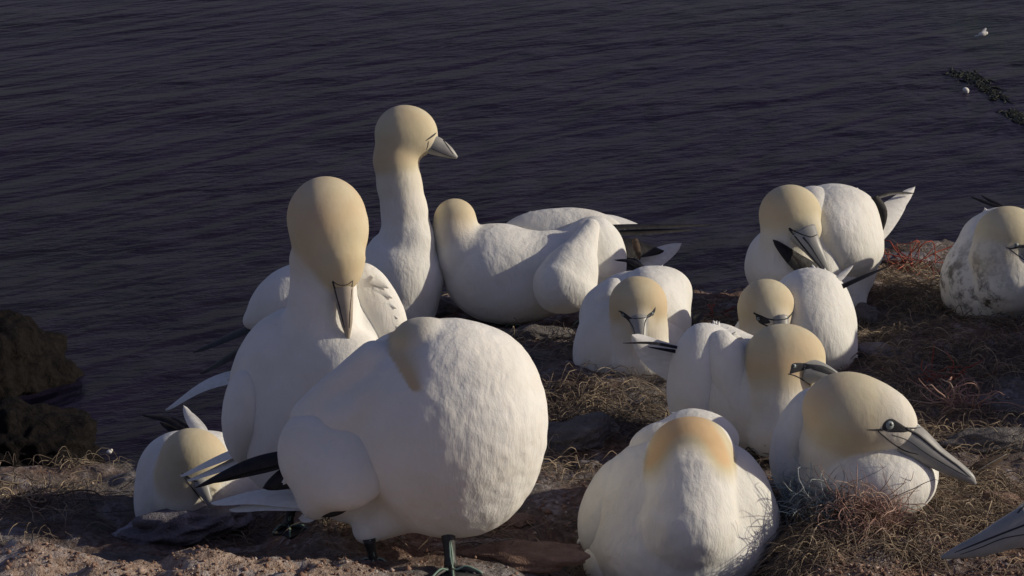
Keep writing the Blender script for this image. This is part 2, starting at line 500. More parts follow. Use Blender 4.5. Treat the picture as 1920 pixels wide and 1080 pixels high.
V = np.stack([X, Y, Z], -1).reshape(-1, 3); nx, ny = X.shape
i, j = np.meshgrid(np.arange(nx-1), np.arange(ny-1), indexing='ij'); a = (i*ny+j).ravel()
F = np.stack([a, a+ny, a+ny+1, a+1], 1)

def ground_mat():
    m, n, b = nt('cliff_soil')
    v = mapped(n)
    big = noise_n(n, 3.2, 5, .6, v, .4); mid = noise_n(n, 16, 6, .7, v, .3); fine = noise_n(n, 95, 5, .7, v)
    c1 = ramp(n, fine.outputs[0], [(.3, (.095, .060, .048)), (.5, (.205, .125, .092)), (.72, (.34, .235, .175))])
    c2 = ramp(n, fine.outputs[0], [(.3, (.09, .080, .074)), (.7, (.235, .205, .185))])
    c = mixc(n, ramp(n, big.outputs[0], [(.42, (0, 0, 0)), (.58, (1, 1, 1))]).outputs[0], c1.outputs[0], c2.outputs[0])
    gu = ramp(n, mid.outputs[0], [(.49, (0, 0, 0)), (.62, (1, 1, 1))])
    gf = math_n(n, 'MULTIPLY', gu.outputs[0], ramp(n, fine.outputs[0], [(.35, (0, 0, 0)), (.6, (1, 1, 1))]).outputs[0])
    c = mixc(n, math_n(n, 'MULTIPLY', gf, .7), c, (.44, .41, .41))
    al = n.nodes.new('ShaderNodeAttribute'); al.attribute_name = 'ledge'
    l1 = noise_n(n, 60, 6, .8, v, .2); l2 = noise_n(n, 24, 5, .7, v)
    lc = ramp(n, l1.outputs[0], [(.32, (.12, .075, .055)), (.5, (.42, .31, .24)), (.66, (.54, .45, .38))])
    lc = mixc(n, ramp(n, l2.outputs[0], [(.52, (0, 0, 0)), (.62, (1, 1, 1))]).outputs[0], lc.outputs[0], (.46, .42, .40))
    c = mixc(n, al.outputs['Fac'], c, lc)
    n.links.new(c, b.inputs['Base Color']); b.inputs['Roughness'].default_value = .95; b.inputs['Specular IOR Level'].default_value = .1
    h = math_n(n, 'ADD', math_n(n, 'MULTIPLY', mid.outputs[0], 1.5), fine.outputs[0])
    bp = n.nodes.new('ShaderNodeBump'); bp.inputs['Strength'].default_value = .9; bp.inputs['Distance'].default_value = .012
    n.links.new(h, bp.inputs['Height']); n.links.new(bp.outputs[0], b.inputs['Normal'])
    return m
M['soil'] = ground_mat()
ter = mesh_obj('ground', V, F, M['soil']); set_attr(ter, 'ledge', ledge_w(X, Y).ravel()); tag(ter, 'dark red brown cliff top soil with white droppings', kind='structure')
def tz(x, y): return float(terrain_h(np.array([[x]]), np.array([[y]]))[0, 0])
def on_ground(px, py):                 # march the view ray onto the terrain
    r = CF+CR*(px-960)/FPX-CU*(py-540)/FPX
    t = np.arange(2.2, 5.6, .004); Q = C0+t[:, None]*r
    h = terrain_h(Q[None, :, 0], Q[None, :, 1])[0]
    k = np.argmax(Q[:, 2] < h)
    return Q[k], t[k]

# ------------------------------------------------------------------ water
def water_mat():
    m, n, b = nt('sea_water')
    tc = n.nodes.new('ShaderNodeTexCoord')
    def mp(sc, rot):
        x = n.nodes.new('ShaderNodeMapping'); x.vector_type = 'TEXTURE'; x.inputs['Scale'].default_value = sc; x.inputs['Rotation'].default_value = (0, 0, R(rot))
        n.links.new(tc.outputs['Object'], x.inputs[0]); return x.outputs[0]
    a = noise_n(n, .27, 2, .4, mp((3.0, 1, 1), 57), .3)
    c = noise_n(n, .85, 4, .6, mp((2.2, 1, 1), 30), .3)
    big = noise_n(n, .02, 4, .55, mp((1.2, 1, 1), 0), 0)
    col = ramp(n, big.outputs[0], [(.42, (.0128, .0092, .0215)), (.66, (.0125, .0115, .0195))])
    sh = G(1840, 60, -41.0)[0]      # a greenish shoal
    vd = n.nodes.new('ShaderNodeVectorMath'); vd.operation = 'MULTIPLY'; vs_ = n.nodes.new('ShaderNodeVectorMath'); vs_.operation = 'SUBTRACT'
    n.links.new(tc.outputs['Object'], vs_.inputs[0]); vs_.inputs[1].default_value = tuple(sh); n.links.new(vs_.outputs[0], vd.inputs[0]); vd.inputs[1].default_value = (1/5.5, 1/32, 0)
    vl = n.nodes.new('ShaderNodeVectorMath'); vl.operation = 'LENGTH'; n.links.new(vd.outputs[0], vl.inputs[0])
    shoal = ramp(n, vl.outputs['Value'], [(.1, (.8, .8, .8)), (1.0, (0, 0, 0))])
    n.links.new(mixc(n, shoal.outputs[0], col.outputs[0], (.013, .019, .0155)), b.inputs['Base Color'])
    b.inputs['Roughness'].default_value = .3; b.inputs['IOR'].default_value = 1.33; b.inputs['Specular IOR Level'].default_value = .035; b.inputs['Specular Tint'].default_value = (.8, .66, 1, 1)
    calm = noise_n(n, .035, 2, .5, mp((1.8, 1, 1), 30), .3)
    cm = ramp(n, calm.outputs[0], [(.35, (.45, .45, .45)), (.65, (1, 1, 1))])
    h = math_n(n, 'MULTIPLY', cm.outputs[0], math_n(n, 'ADD', math_n(n, 'MULTIPLY', a.outputs[0], 1.0), math_n(n, 'MULTIPLY', c.outputs[0], .22)))
    bp = n.nodes.new('ShaderNodeBump'); bp.inputs['Strength'].default_value = 1; bp.inputs['Distance'].default_value = 2.8
    n.links.new(h, bp.inputs['Height']); n.links.new(bp.outputs[0], b.inputs['Normal'])
    return m
SEA = -41.0
wv = [(-3000, -3000, SEA), (3000, -3000, SEA), (3000, 5000, SEA), (-3000, 5000, SEA)]
w = mesh_obj('water', wv, [(0, 1, 2, 3)], water_mat(), smooth=False); tag(w, 'dark purple blue rippled sea far below the cliff', kind='structure')

# ------------------------------------------------------------------ the gannets
def seat(px, py, z=0.0):
    g, d = G(px, py, z); return g, d

# --- A: big standing bird in front with its head tucked back
g, D = seat(835, 1062)
b = Bird(g, D, 'largest gannet, standing in front on black legs with its head tucked over its back')
s = b.solid()
s.E((835, 800, 60), (182, 200, 195), k=30)
s.E((890, 760, 50), (130, 152, 165), k=40)
s.E((855, 845, 60), (162, 158, 155), k=40)
s.E((700, 815, 90), (135, 140, 130), roll=38, k=40)
s.E((745, 690, 70), (88, 66, 95), roll=28, k=40)
s.K((700, 672, 0), (585, 782, 36), 34, 40, k=40)
s.K((742, 716, -40), (640, 790, -8), 26, 34, k=46)
s.E((630, 860, 100), (90, 88, 90), roll=30, k=40)
s.K((770, 920, 70), (690, 992, 62), 86, 30, k=26)
s.E((650, 915, 80), (62, 66, 70), k=34)
s.E((850, 915, 40), (126, 90, 105), k=30)
# neck folded back: crest rolling over to the rear
s.chain([(874, 790, 20, 142, 0), (842, 700, 4, 96, 0)], k=60)
s.chain([(838, 690, -14, 76, 0), (800, 652, -10, 56, .5), (784, 650, -2, 52, 1.0), (774, 686, -6, 30, 1.0), (776, 716, -2, 14, 1)], k=12)
def paintA(x, y, bf):
    cx = 727+np.clip((y-660), 0, 80)*.62; edge = sm(-3, 4, x-cx)
    f = edge*(1-sm(0, 1, (x-cx-8)/np.clip(118-(y-600)*.74, 16, 120)))*sm(738, 728, y)*sm(570, 590, y)
    return np.clip(f*1.15, 0, 1)+.35*f*sm(640, 720, y)
def foldA(v, x, y):
    w = sm(760, 850, x)*sm(600, 660, y)
    n1 = np.array([mnoise.noise(Vector((p[0]*44, p[1]*44, p[2]*70)))*.8+.6*mnoise.noise(Vector((p[0]*95+9, p[1]*80, p[2]*120))) for p in v])
    return n1*(.5+1.1*w)
b.add('body', s, .004, lump=.0016, paint=paintA, fold=foldA)
w = b.solid()
w.E((636, 852, 4), (98, 112, 62), roll=20, k=20, pitch=26)
w.E((658, 862, 0), (80, 84, 54), k=24, pitch=26)
w.E((575, 850, 26), (54, 78, 56), roll=0, k=30)
w.E((604, 915, 14), (46, 62, 46), roll=-25, k=40)
b.add('wing', w, .004, lump=.0010)
b.blades('primary_feather', [
    dict(base=(560, 850, 30), tip=(366, 914, 70), w=36, mid=(465, 872, 50), nrm=(0, .5, -1), sharp=1.0),
    dict(base=(560, 860, 40), tip=(385, 905, 80), w=30, mid=(470, 880, 60), nrm=(0, .5, -1)),
    dict(base=(570, 880, 40), tip=(492, 915, 60), w=62, nrm=(0, .3, -1), sharp=1.1),
    dict(base=(596, 966, 0), tip=(672, 934, -20), w=16, mid=(636, 958, -22), nrm=(0, .2, -1))], M['black'])
b.blades('tail_feather', [
    dict(base=(590, 940, 60), tip=(395, 942, 150), w=64, mid=(490, 928, 100), nrm=(0, .9, -.6), sharp=.7),
    dict(base=(590, 945, 60), tip=(430, 955, 130), w=52, mid=(510, 942, 90), nrm=(.1, .9, -.6)),
    dict(base=(600, 955, 60), tip=(560, 972, 90), w=40, nrm=(.1, .6, -.8))], M['vane'])
b.tufts('covert_feathers', [(532, 850, 20, -1, .9), (540, 900, 20, -.4, 1), (575, 958, 10, -.4, 1)], 16, 4)
def leg(bird, top, ankle, toes, rad=13, web=True):
    V = []; F = []
    c = spline([bird.pt(top), bird.pt(ankle)], 8)
    add_tube(V, F, c, np.interp(np.linspace(0, 1, 8), [0, .7, 1], [rad*1.25, rad*.85, rad*1.1])*bird.sc, 10)
    l = bird.put('leg', V, F, M['leg'])
    V = []; F = []
    A = bird.pt(ankle)
    T = [bird.pt(t) for t in toes]
    for k in range(len(T)):
        add_tube(V, F, spline([A, (A+T[k])/2+np.array([0, 0, .003]), T[k]], 8), np.linspace(rad*.55, rad*.28, 8)*bird.sc, 8)
    if web:
        b0 = len(V); V.append(A)
        for k in range(len(T)-1):
            q = spline([T[k], (T[k]+T[k+1])/2+(A-(T[k]+T[k+1])/2)*.15, T[k+1]], 6)
            bb = len(V)
            for x in q: V.append(x+np.array([0, 0, .0015]))
            for x in q: V.append(x-np.array([0, 0, .0015]))
            V.append(A-np.array([0, 0, .002]))
            for m_ in range(5):
                F.append((b0, bb+m_, bb+m_+1)); F.append((len(V)-1, bb+6+m_+1, bb+6+m_)); F.append((bb+m_, bb+6+m_, bb+6+m_+1, bb+m_+1))
    ft = bird.put('foot', V, F, M['leg'])
    V = []; F = []
    tw = np.array([0, 0, 1.])*rad*.5*bird.sc
    fr = np.array([.25, -1, 0])*rad*.8*bird.sc
    for k, t in enumerate(T):
        add_tube(V, F, spline([bird.pt(top)+fr, A+fr*.9+tw, (A+t)/2+np.array([0, 0, .003])+tw, t+tw*.5], 14), rad*.17*bird.sc, 6)
    bird.put('toe_line', V, F, M['green'], ft)
leg(b, (838, 975, 10), (846, 1066, 0), [(806, 1090, -40), (852, 1100, -60), (905, 1078, -20)])
leg(b, (692, 1010, 40), (700, 1050, 60), [(668, 1062, 50), (700, 1072, 40), (730, 1062, 50)], rad=10)

# --- B: tall bird behind, bowed head and bill pointing down on its breast
g, D = seat(590, 985, -.02)
b = Bird(g, D, 'upright gannet with bowed buff crown and bill pointing straight down its breast')
s = b.solid()
s.E((575, 790, 60), (140, 165, 130), k=40)
s.E((548, 720, 60), (118, 150, 110), roll=-14, k=40)
s.E((640, 700, 0), (86, 90, 80), k=40)
s.E((520, 780, 90), (85, 125, 100), k=40)
s.E((610, 880, 60), (95, 90, 90), k=40)
s.E((668, 622, 66), (58, 82, 58), roll=16, k=30)
s.chain([(606, 690, 20, 84, 0), (604, 610, 15, 66, 0), (606, 555, 5, 60, .0), (606, 490, 0, 64, .45)], k=30)
s.chain([(612, 410, -20, 72, 1), (618, 432, -35, 71, 1), (638, 492, -60, 44, 1), (642, 515, -62, 30, 1)], k=26)
s.E((612, 405, -10), (70, 74, 70), k=20, buff=1)
b.add('body', s, .0045, lump=.0016)
b.bill([(641, 508, -66, 22, 21), (645, 560, -66, 17, 15), (650, 605, -58, 11, 10), (653, 634, -50, 3, 4)], M['billtan'], up=(1, 0, -.2))
b.line('bill_groove', [(624, 528), (636, 575), (646, 615)], [2.5, 1.8, 0.86], M['skin'])
b.line('bill_groove', [(661, 528), (657, 575), (655, 615)], [1.1, 1.1, 0.72], M['skin'])
b.line('face_line', [(624, 527), (632, 533), (642, 535), (652, 533), (662, 526)], [1.4, 1.2, 1, 1.2, 1.4], M['skin'])
w = b.solid()
w.E((462, 770, 10), (46, 86, 60), roll=-8, k=20)
w.E((452, 830, 20), (24, 44, 36), roll=10, k=24)
w.E((480, 735, 40), (48, 50, 60), k=24)
b.add('wing', w, .004, lump=.001)
w = b.solid()
w.E((700, 575, 66), (50, 88, 44), roll=22, k=20)
w.E((712, 590, 58), (44, 74, 40), roll=30, k=24)
b.add('wing', w, .004, lump=.001)
b.blades('wing_covert', [dict(base=(700+k*3, 520+k*16, 28), tip=(733+k*5-abs(k-2)*2, 540+k*19, 26), w=30, nrm=(.5, .2, -1), sharp=1.6, wb=.9) for k in range(5)], M['plumage'])
b.blades('tail_feather', [dict(base=(460, 840, 60), tip=(338, 892, 190), w=50, mid=(400, 862, 120), nrm=(0, .9, -.7), sharp=.8),
    dict(base=(470, 850, 60), tip=(352, 900, 170), w=46, mid=(405, 878, 110), nrm=(.1, .9, -.7), sharp=.8)], M['vane'])
leg(b, (548, 940, 30), (540, 985, 40), [(512, 1002, 20), (545, 1010, 10), (588, 1000, 20)], rad=10)

# --- C: bird with tall raised neck looking to the right
g, D = seat(770, 610)
b = Bird(g, D, 'alert gannet with the tallest raised neck, head turned right over the sea')
s = b.solid()
s.E((752, 520, 30), (80, 94, 90), roll=6, k=40)
s.E((640, 585, 60), (150, 85, 95), roll=22, k=40)
s.E((740, 580, 40), (78, 62, 80), k=30)
s.chain([(764, 510, 20, 62, 0), (764, 450, 10, 50, .05), (758, 395, 5, 42, .2), (749, 345, 2, 40, .45), (742, 300, 0, 40, 1.2), (750, 258, 0, 46, 1)], k=20)
s.E((763, 248, 0), (58, 51, 46), roll=-12, k=18, buff=1)
s.E((795, 262, 0), (26, 20, 24), roll=-25, k=14, buff=.5)
b.add('body', s, .0045, lump=.0016)
b.bill([(796, 266, -4, 20, 17), (820, 275, -6, 18, 14), (842, 286, -8, 11, 9), (857, 296, -8, 3, 3)])
b.patch('face_skin', [(800, 264), (808, 254), (818, 245), (824, 243), (822, 252), (812, 261)], M['skin'])
b.line('face_line', [(798, 264), (808, 257), (817, 250), (823, 243)], [0.86, 1.7, 2.4, 1.4], M['skin'])
b.line('face_line', [(803, 265), (802, 274), (799, 281)], [1.2, 1.2, 0.72], M['skin'])
b.line('bill_groove', [(822, 250), (835, 268), (850, 289)], [1.7, 1.2, 0.72], M['skin'])
b.line('bill_groove', [(808, 278), (830, 288), (848, 295)], [0.86, 0.86, 0.7], M['skin'])
w = b.solid()
w.E((540, 560, 20), (88, 56, 50), roll=38, k=20)
w.E((500, 585, 40), (50, 26, 30), roll=30, k=20)
b.add('wing', w, .004, lump=.001)
b.tufts('covert_feathers', [(470, 600, 30, -1, .6), (476, 590, 30, -1, .6), (484, 604, 30, -1, .9)], 15, 3)
b.blades('primary_feather', [dict(base=(500, 600, 60), tip=(362, 660, 160), w=34, nrm=(0, .8, -.7)),
    dict(base=(510, 620, 60), tip=(375, 700, 170), w=40, nrm=(0, .8, -.7)), dict(base=(500, 640, 70), tip=(400, 720, 150), w=40, nrm=(0, .8, -.7))], M['black'])
b.blades('tail_feather', [dict(base=(500, 690, 60), tip=(310, 768, 170), w=44, mid=(390, 718, 110), nrm=(0, .8, -.7), sharp=.6, wb=.9),
    dict(base=(500, 640, 50), tip=(425, 712, 80), w=44, nrm=(0, .8, -.7), sharp=.9)], M['vane'])

# --- D: bird stretched sideways, head bent away at the left
g, D = seat(985, 606)
b = Bird(g, D, 'gannet crouching sideways on the cliff edge, buff nape at left and wing tips at right')
s = b.solid()
s.E((930, 510, 20), (100, 92, 95), k=40)
s.E((1010, 515, 30), (140, 82, 100), roll=8, k=40)
s.E((1110, 485, 40), (60, 78, 80), roll=10, k=40)
s.E((960, 550, 10), (90, 56, 80), k=30)
s.E((1130, 480, 40), (41, 72, 70), roll=12, k=30)
s.chain([(905, 500, 10, 66, 0), (868, 478, 0, 46, .15), (852, 440, 5, 39, .55), (853, 412, 8, 40, 1)], k=26)
b.add('body', s, .0045, lump=.0016)
w = b.solid()      # near wing, hanging
w.K((1108, 425, -22), (1052, 532, -86), 14, 50, k=30)
w.K((1108, 430, -22), (1078, 542, -82), 10, 40, k=30)
w.E((1060, 524, -66), (50, 66, 40), roll=-35, k=30)
b.add('wing', w, .004, lump=.0008)
w = b.solid()      # far wing
w.E((1048, 430, 90), (108, 40, 40), roll=2, k=20)
w.E((1000, 436, 90), (64, 28, 30), roll=22, k=20)
w.E((1110, 420, 90), (66, 22, 26), roll=-14, k=20)
b.add('wing', w, .004, lump=.0008)
b.blades('primary_feather', [dict(base=(1150, 425, 60), tip=(1335, 421, 120), w=18, nrm=(0, .7, -.7), sharp=.9, wb=.8),
    dict(base=(1150, 436, 60), tip=(1300, 430, 110), w=22, nrm=(0, .7, -.7), sharp=.9),
    dict(base=(1150, 460, 40), tip=(1245, 470, 70), w=60, nrm=(0, .5, -.8), sharp=1.2),
    dict(base=(1155, 480, 40), tip=(1215, 505, 60), w=46, nrm=(0, .5, -.8), sharp=1.2)], M['black'])
b.blades('tail_feather', [dict(base=(1130, 405, 90), tip=(1196, 420, 110), w=30, nrm=(0, .8, -.6)), dict(base=(1120, 415, 80), tip=(1186, 425, 100), w=34, nrm=(0, .6, -.8)),
    dict(base=(1195, 502, 60), tip=(1278, 456, 120), w=46, nrm=(.1, .3, -.9), sharp=.7), dict(base=(1190, 490, 70), tip=(1260, 470, 120), w=40, nrm=(0, .4, -.9))], M['vane'])
b.blades('brown_covert', [dict(base=(1190, 448, 30), tip=(1200, 488, 34), w=18, nrm=(0, .2, -1), sharp=1)], M['brownvane'])
leg(b, (1098, 575, 10), (1096, 604, 10), [(1075, 612, 0), (1096, 616, -10), (1118, 612, 0)], rad=8)
leg(b, (965, 590, 10), (962, 612, 10), [(945, 620, 0), (962, 623, -10), (982, 620, 0)], rad=8)

# --- E: bird facing the camera
g, D = seat(1180, 722)
b = Bird(g, D, 'sitting gannet facing straight forward, both eyes showing and bill resting on its breast')
s = b.solid()
s.E((1188, 645, 90), (102, 88, 90), k=36)
s.E((1165, 645, 80), (82, 84, 80), k=36)
s.E((1200, 580, 170), (92, 74, 130), roll=-14, k=36)
s.E((1150, 600, 130), (64, 72, 90), roll=28, k=30)
s.chain([(1200, 665, 30, 62, 0), (1198, 615, 18, 54, .5), (1197, 572, 12, 51, 1.5)], k=8)
s.E((1196, 571, 5), (53.5, 52, 54), k=16, buff=1)
s.E((1197, 597, -26), (26, 26, 26), k=18, buff=.55)
b.add('body', s, .0042, lump=.0010)
b.bill([(1198, 600, -40, 22, 19), (1203, 640, -62, 14, 10), (1208, 668, -74, 7, 6), (1212, 682, -76, 2, 2.5)], up=(0, .5, -1))
w = b.solid()
w.E((1226, 592, 130), (70, 96, 100), roll=18, k=30); w.E((1240, 550, 160), (60, 52, 80), roll=6, k=34)
b.add('wing', w, .004, lump=.0009)
w = b.solid()
w.E((1112, 640, 90), (36, 70, 60), roll=-14, k=20); w.E((1135, 575, 110), (34, 60, 60), roll=-28, k=20)
b.add('wing', w, .004, lump=.0009)
b.tufts('covert_feathers', [(1220, 508, 140, 0, -1), (1240, 504, 140, .2, -1), (1258, 512, 140, .5, -1), (1275, 535, 130, 1, -.8), (1150, 530, 110, -.4, -1)], 9, 3)
b.blades('primary_feather', [dict(base=(1215, 508, 150), tip=(1152, 487, 170), w=13, mid=(1185, 490, 160), nrm=(0, .7, -.7)),
    dict(base=(1222, 515, 150), tip=(1175, 492, 170), w=16, nrm=(0, .7, -.7)),
    dict(base=(1288, 640, 100), tip=(1318, 585, 130), w=34, mid=(1298, 605, 110), nrm=(-.5, .3, -.8), sharp=1)], M['black'])
b.line('face_line', [(1160, 583), (1172, 590), (1182, 596), (1196, 597), (1212, 595), (1222, 588), (1229, 576)], [1.4, 2.3, 1.4, 0.86, 1.4, 2.3, 1], M['skin'])
b.line('face_line', [(1166, 588), (1178, 600), (1186, 612), (1191, 628)], [1.9, 2.2, 1.4, 0.86], M['skin'])
b.line('face_line', [(1223, 588), (1212, 598), (1208, 612), (1207, 630)], [2.2, 1.4, 0.94, 0.72], M['skin'])
b.patch('face_skin', [(1160, 581), (1168, 584), (1178, 591), (1185, 598), (1176, 599), (1167, 593)], M['skin'])
b.patch('face_skin', [(1231, 576), (1228, 586), (1220, 594), (1211, 598), (1213, 591), (1222, 584)], M['skin'])
b.eye(1170, 590, 3.6, sub=.6); b.eye(1222, 588, 3.6, sub=.6)

# --- F: upper right bird preening with a dark bill on its breast
g, D = seat(1520, 612)
b = Bird(g, D, 'preening gannet with white tail fanned up at right and bill pushed into its wing')
s = b.solid()
s.E((1490, 500, 40), (88, 80, 80), k=36)
s.E((1455, 495, 40), (56, 66, 70), k=30)
s.E((1560, 480, 120), (90, 110, 110), k=36)
s.E((1580, 545, 90), (40, 70, 60), roll=20, k=26)
s.chain([(1478, 500, 0, 58, 0), (1476, 450, -8, 50, .4), (1480, 405, -12, 54, 1)], k=10)
s.E((1482, 401, -14), (57, 54, 56), k=16, buff=1)
s.E((1512, 432, -40), (28, 30, 30), roll=-30, k=20, buff=.85)
b.add('body', s, .0042, lump=.0010)
w = b.solid()
w.E((1552, 440, 130), (104, 94, 170), roll=3, k=30); w.E((1572, 474, 120), (82, 64, 150), k=34); w.E((1570, 396, 130), (72, 48, 120), k=30)
b.add('wing', w, .004, lump=.0010)
w = b.solid()
w.E((1520, 450, 76), (62, 98, 110), roll=-4, k=30); w.E((1528, 500, 60), (58, 66, 100), k=34); w.E((1524, 394, 110), (50, 44, 90), k=30)
b.add('wing', w, .004, lump=.0010)
b.bill([(1506, 437, -70, 27, 20), (1522, 462, -84, 18, 14), (1540, 490, -86, 11, 9), (1554, 514, -84, 4, 4)], up=(-.75, -.6, 0))
b.line('face_line', [(1479, 428), (1495, 436), (1511, 442), (1522, 444), (1532, 440)], [2.2, 1.4, 1.1, 1.1, 1.1], M['skin'])
b.line('bill_groove', [(1480, 430), (1500, 455), (1520, 480), (1545, 508)], [1.7, 2, 1.8, 0.72], M['skin'])
b.line('bill_groove', [(1506, 445), (1522, 465), (1545, 502)], [2.2, 1.9, 0.72], M['skin'])
b.tufts('covert_feathers', [(1535, 360, 110, .1, -1), (1575, 356, 110, 0, -1), (1600, 354, 110, .1, -1)], 6, 3)
b.blades('primary_feather', [dict(base=(1520, 510, -60), tip=(1450, 449, -70), w=40, mid=(1485, 482, -66), nrm=(.2, .3, -1), sharp=.9),
    dict(base=(1535, 520, -60), tip=(1478, 470, -66), w=44, nrm=(.2, .3, -1), sharp=1),
    dict(base=(1640, 370, 80), tip=(1652, 440, 80), w=26, mid=(1656, 400, 80), nrm=(0, .2, -1), sharp=1.2),
    dict(base=(1630, 375, 80), tip=(1715, 362, 140), w=11, mid=(1670, 362, 110), nrm=(0, .6, -1))], M['black'])
b.blades('tail_feather', [dict(base=(1635, 430, 90), tip=(1716, 350, 160), w=52, mid=(1672, 392, 120), nrm=(0, .2, -1), sharp=.9, wb=.9),
    dict(base=(1635, 440, 90), tip=(1700, 378, 150), w=50, nrm=(0, .2, -1), sharp=1, wb=.9)], M['vane'])
b.blades('tail_feather', [dict(base=(1585, 500, 10), tip=(1590, 596, 40), w=44, mid=(1598, 560, 30), nrm=(.2, .1, -1), sharp=1)], M['vane'])

# --- G: middle right bird, only the top of the face showing
g, D = seat(1520, 712)
b = Bird(g, D, 'gannet peering over a neighbour, only upper face showing, long dark feather sticking out right')
s = b.solid()
s.E((1470, 640, 70), (100, 76, 90), k=36)
s.E((1545, 605, 120), (62, 104, 90), roll=8, k=36)
s.chain([(1445, 650, 20, 56, 0), (1438, 612, 12, 51, .4), (1437, 580, 6, 51, 1)], k=8)
s.E((1437, 576, 4), (53, 53, 54), k=16, buff=1)
s.E((1452, 598, -30), (28, 26, 26), k=18, buff=.7)
b.add('body', s, .0042, lump=.0010)
w = b.solid()
w.E((1516, 615, 90), (88, 106, 130), roll=6, k=30); w.E((1522, 548, 100), (58, 46, 90), k=34); w.E((1536, 650, 84), (70, 60, 110), k=30)
b.add('wing', w, .004, lump=.0010)
b.bill([(1463, 600, -46, 19, 17), (1468, 625, -62, 14, 11), (1474, 655, -70, 6, 6)], up=(0, .4, -1))
b.line('face_line', [(1413, 587), (1424, 592), (1440, 598), (1458, 600), (1476, 597), (1486, 586)], [2.2, 2.3, 1.7, 1.1, 1.4, 2.2], M['skin'])
b.line('face_line', [(1418, 590), (1424, 604), (1436, 610), (1448, 616)], [2.4, 1.9, 1.9, 1], M['skin'])
b.patch('face_skin', [(1413, 586), (1424, 589), (1438, 596), (1446, 606), (1432, 608), (1421, 603)], M['skin'])
b.eye(1423, 597, 4.5, sub=.6)
b.tufts('covert_feathers', [(1515, 508, 90, -.2, -1), (1530, 505, 90, 0, -1), (1548, 510, 90, .4, -1), (1503, 520, 80, -1, -.6), (1602, 664, 50, 1, .3), (1500, 555, 50, -.6, .6)], 10, 3)
b.blades('primary_feather', [dict(base=(1560, 545, 60), tip=(1668, 498, 70), w=16, mid=(1620, 518, 60), nrm=(0, .8, -.6), sharp=1.2, wb=1)], M['black'])
b.blades('tail_feather', [dict(base=(1565, 530, 70), tip=(1600, 497, 80), w=16, nrm=(0, .2, -1), sharp=1)], M['vane'])

# --- H: bird with head in profile and bill half hidden
g, D = seat(1400, 846)
b = Bird(g, D, 'gannet with black edged bill half hidden behind its neighbour and white tail pointing left')
s = b.solid()
s.E((1400, 740, 70), (130, 110, 110), k=36)
s.E((1345, 700, 90), (88, 96, 100), k=36)
s.E((1440, 770, 30), (90, 84, 80), k=36)
s.chain([(1470, 800, -16, 72, 0), (1458, 750, -14, 60, .3), (1460, 692, -12, 64, 1.3)], k=8)
s.E((1473, 668, -5), (75, 61, 66), roll=-6, k=16, buff=1)
s.E((1508, 690, -20), (40, 28, 36), roll=-8, k=16, buff=.6)
b.add('body', s, .0042, lump=.0010)
w = b.solid()
w.E((1304, 704, 46), (52, 98, 74), roll=-8, k=34); w.E((1336, 664, 56), (50, 56, 60), roll=10, k=34); w.E((1304, 750, 36), (48, 62, 56), k=34)
b.add('wing', w, .004, lump=.0010)
w = b.solid()
w.E((1366, 700, 14), (46, 84, 50), roll=14, k=30); w.E((1390, 760, 6), (44, 70, 46), roll=24, k=34)
b.add('wing', w, .004, lump=.0010)
b.bill([(1508, 694, -46, 26, 22), (1540, 700, -50, 20, 17), (1580, 722, -46, 14, 11), (1640, 762, -40, 6, 6)], up=(.1, 1, 0))
b.patch('face_skin', [(1480, 690), (1484, 681), (1500, 679), (1520, 682), (1540, 684), (1528, 690), (1512, 693), (1500, 697), (1488, 700), (1478, 702)], M['skin'])
b.patch('bill_marking', [(1516, 683), (1540, 684), (1562, 693), (1572, 701), (1558, 704), (1538, 698), (1520, 692)], M['skin'])
b.line('face_line', [(1478, 701), (1492, 705), (1508, 714), (1522, 724)], [1, 1.3, 1.5, .9], M['skin'])
b.eye(1488, 686, 5.5, sub=.7)
b.tufts('covert_feathers', [(1330, 612, 60, -.2, -1), (1348, 608, 60, .2, -1), (1312, 618, 60, -.4, -1), (1365, 620, 50, .6, -1), (1360, 640, 20, .4, .6), (1385, 640, 10, .6, .6)], 11, 3)
b.blades('tail_feather', [dict(base=(1285, 690, 50), tip=(1185, 628, 30), w=74, mid=(1230, 664, 40), nrm=(.2, .1, -1), sharp=.75, wb=.95),
    dict(base=(1290, 710, 60), tip=(1205, 650, 45), w=60, nrm=(.2, .1, -1), sharp=.9)], M['vane'])
b.blades('primary_feather', [dict(base=(1290, 655, 30), tip=(1168, 643, 10), w=13, mid=(1225, 643, 20), nrm=(0, .8, -.6), sharp=1),
    dict(base=(1290, 662, 30), tip=(1215, 650, 20), w=14, nrm=(0, .8, -.6), sharp=1)], M['black'])

# --- I: front bird seen from behind the neck
g, D = seat(1275, 1150, -.085)
b = Bird(g, D, 'round white gannet in front with a buff horseshoe on its folded neck, no face showing')
s = b.solid()
s.E((1272, 980, 80), (172, 165, 150), k=36)
s.E((1272, 1030, 60), (166, 120, 140), k=36)
s.E((1190, 950, 110), (90, 118, 120), roll=-22, k=30)
s.E((1362, 950, 110), (88, 130, 120), roll=18, k=30)
s.E((1275, 880, 150), (112, 88, 100), k=36)
s.chain([(1290, 985, -22, 96, 0), (1292, 905, -6, 84, 0), (1294, 864, 18, 79, 1)], k=12)
s.E((1296, 850, 40), (82, 70, 60), k=12, buff=1)
def paintI(x, y, bf):
    r = np.sqrt(((x-1294)/88)**2+((y-890)/116)**2)
    inn = np.sqrt(((x-1290)/64)**2+((y-940)/122)**2)
    f = sm(1.03, .99, r)*sm(.62, 1.25, inn)*sm(918, 850, y)
    return np.clip(f*1.2, 0, 1)*(1+.62*sm(1.25, .8, abs(inn-1.05)*3))
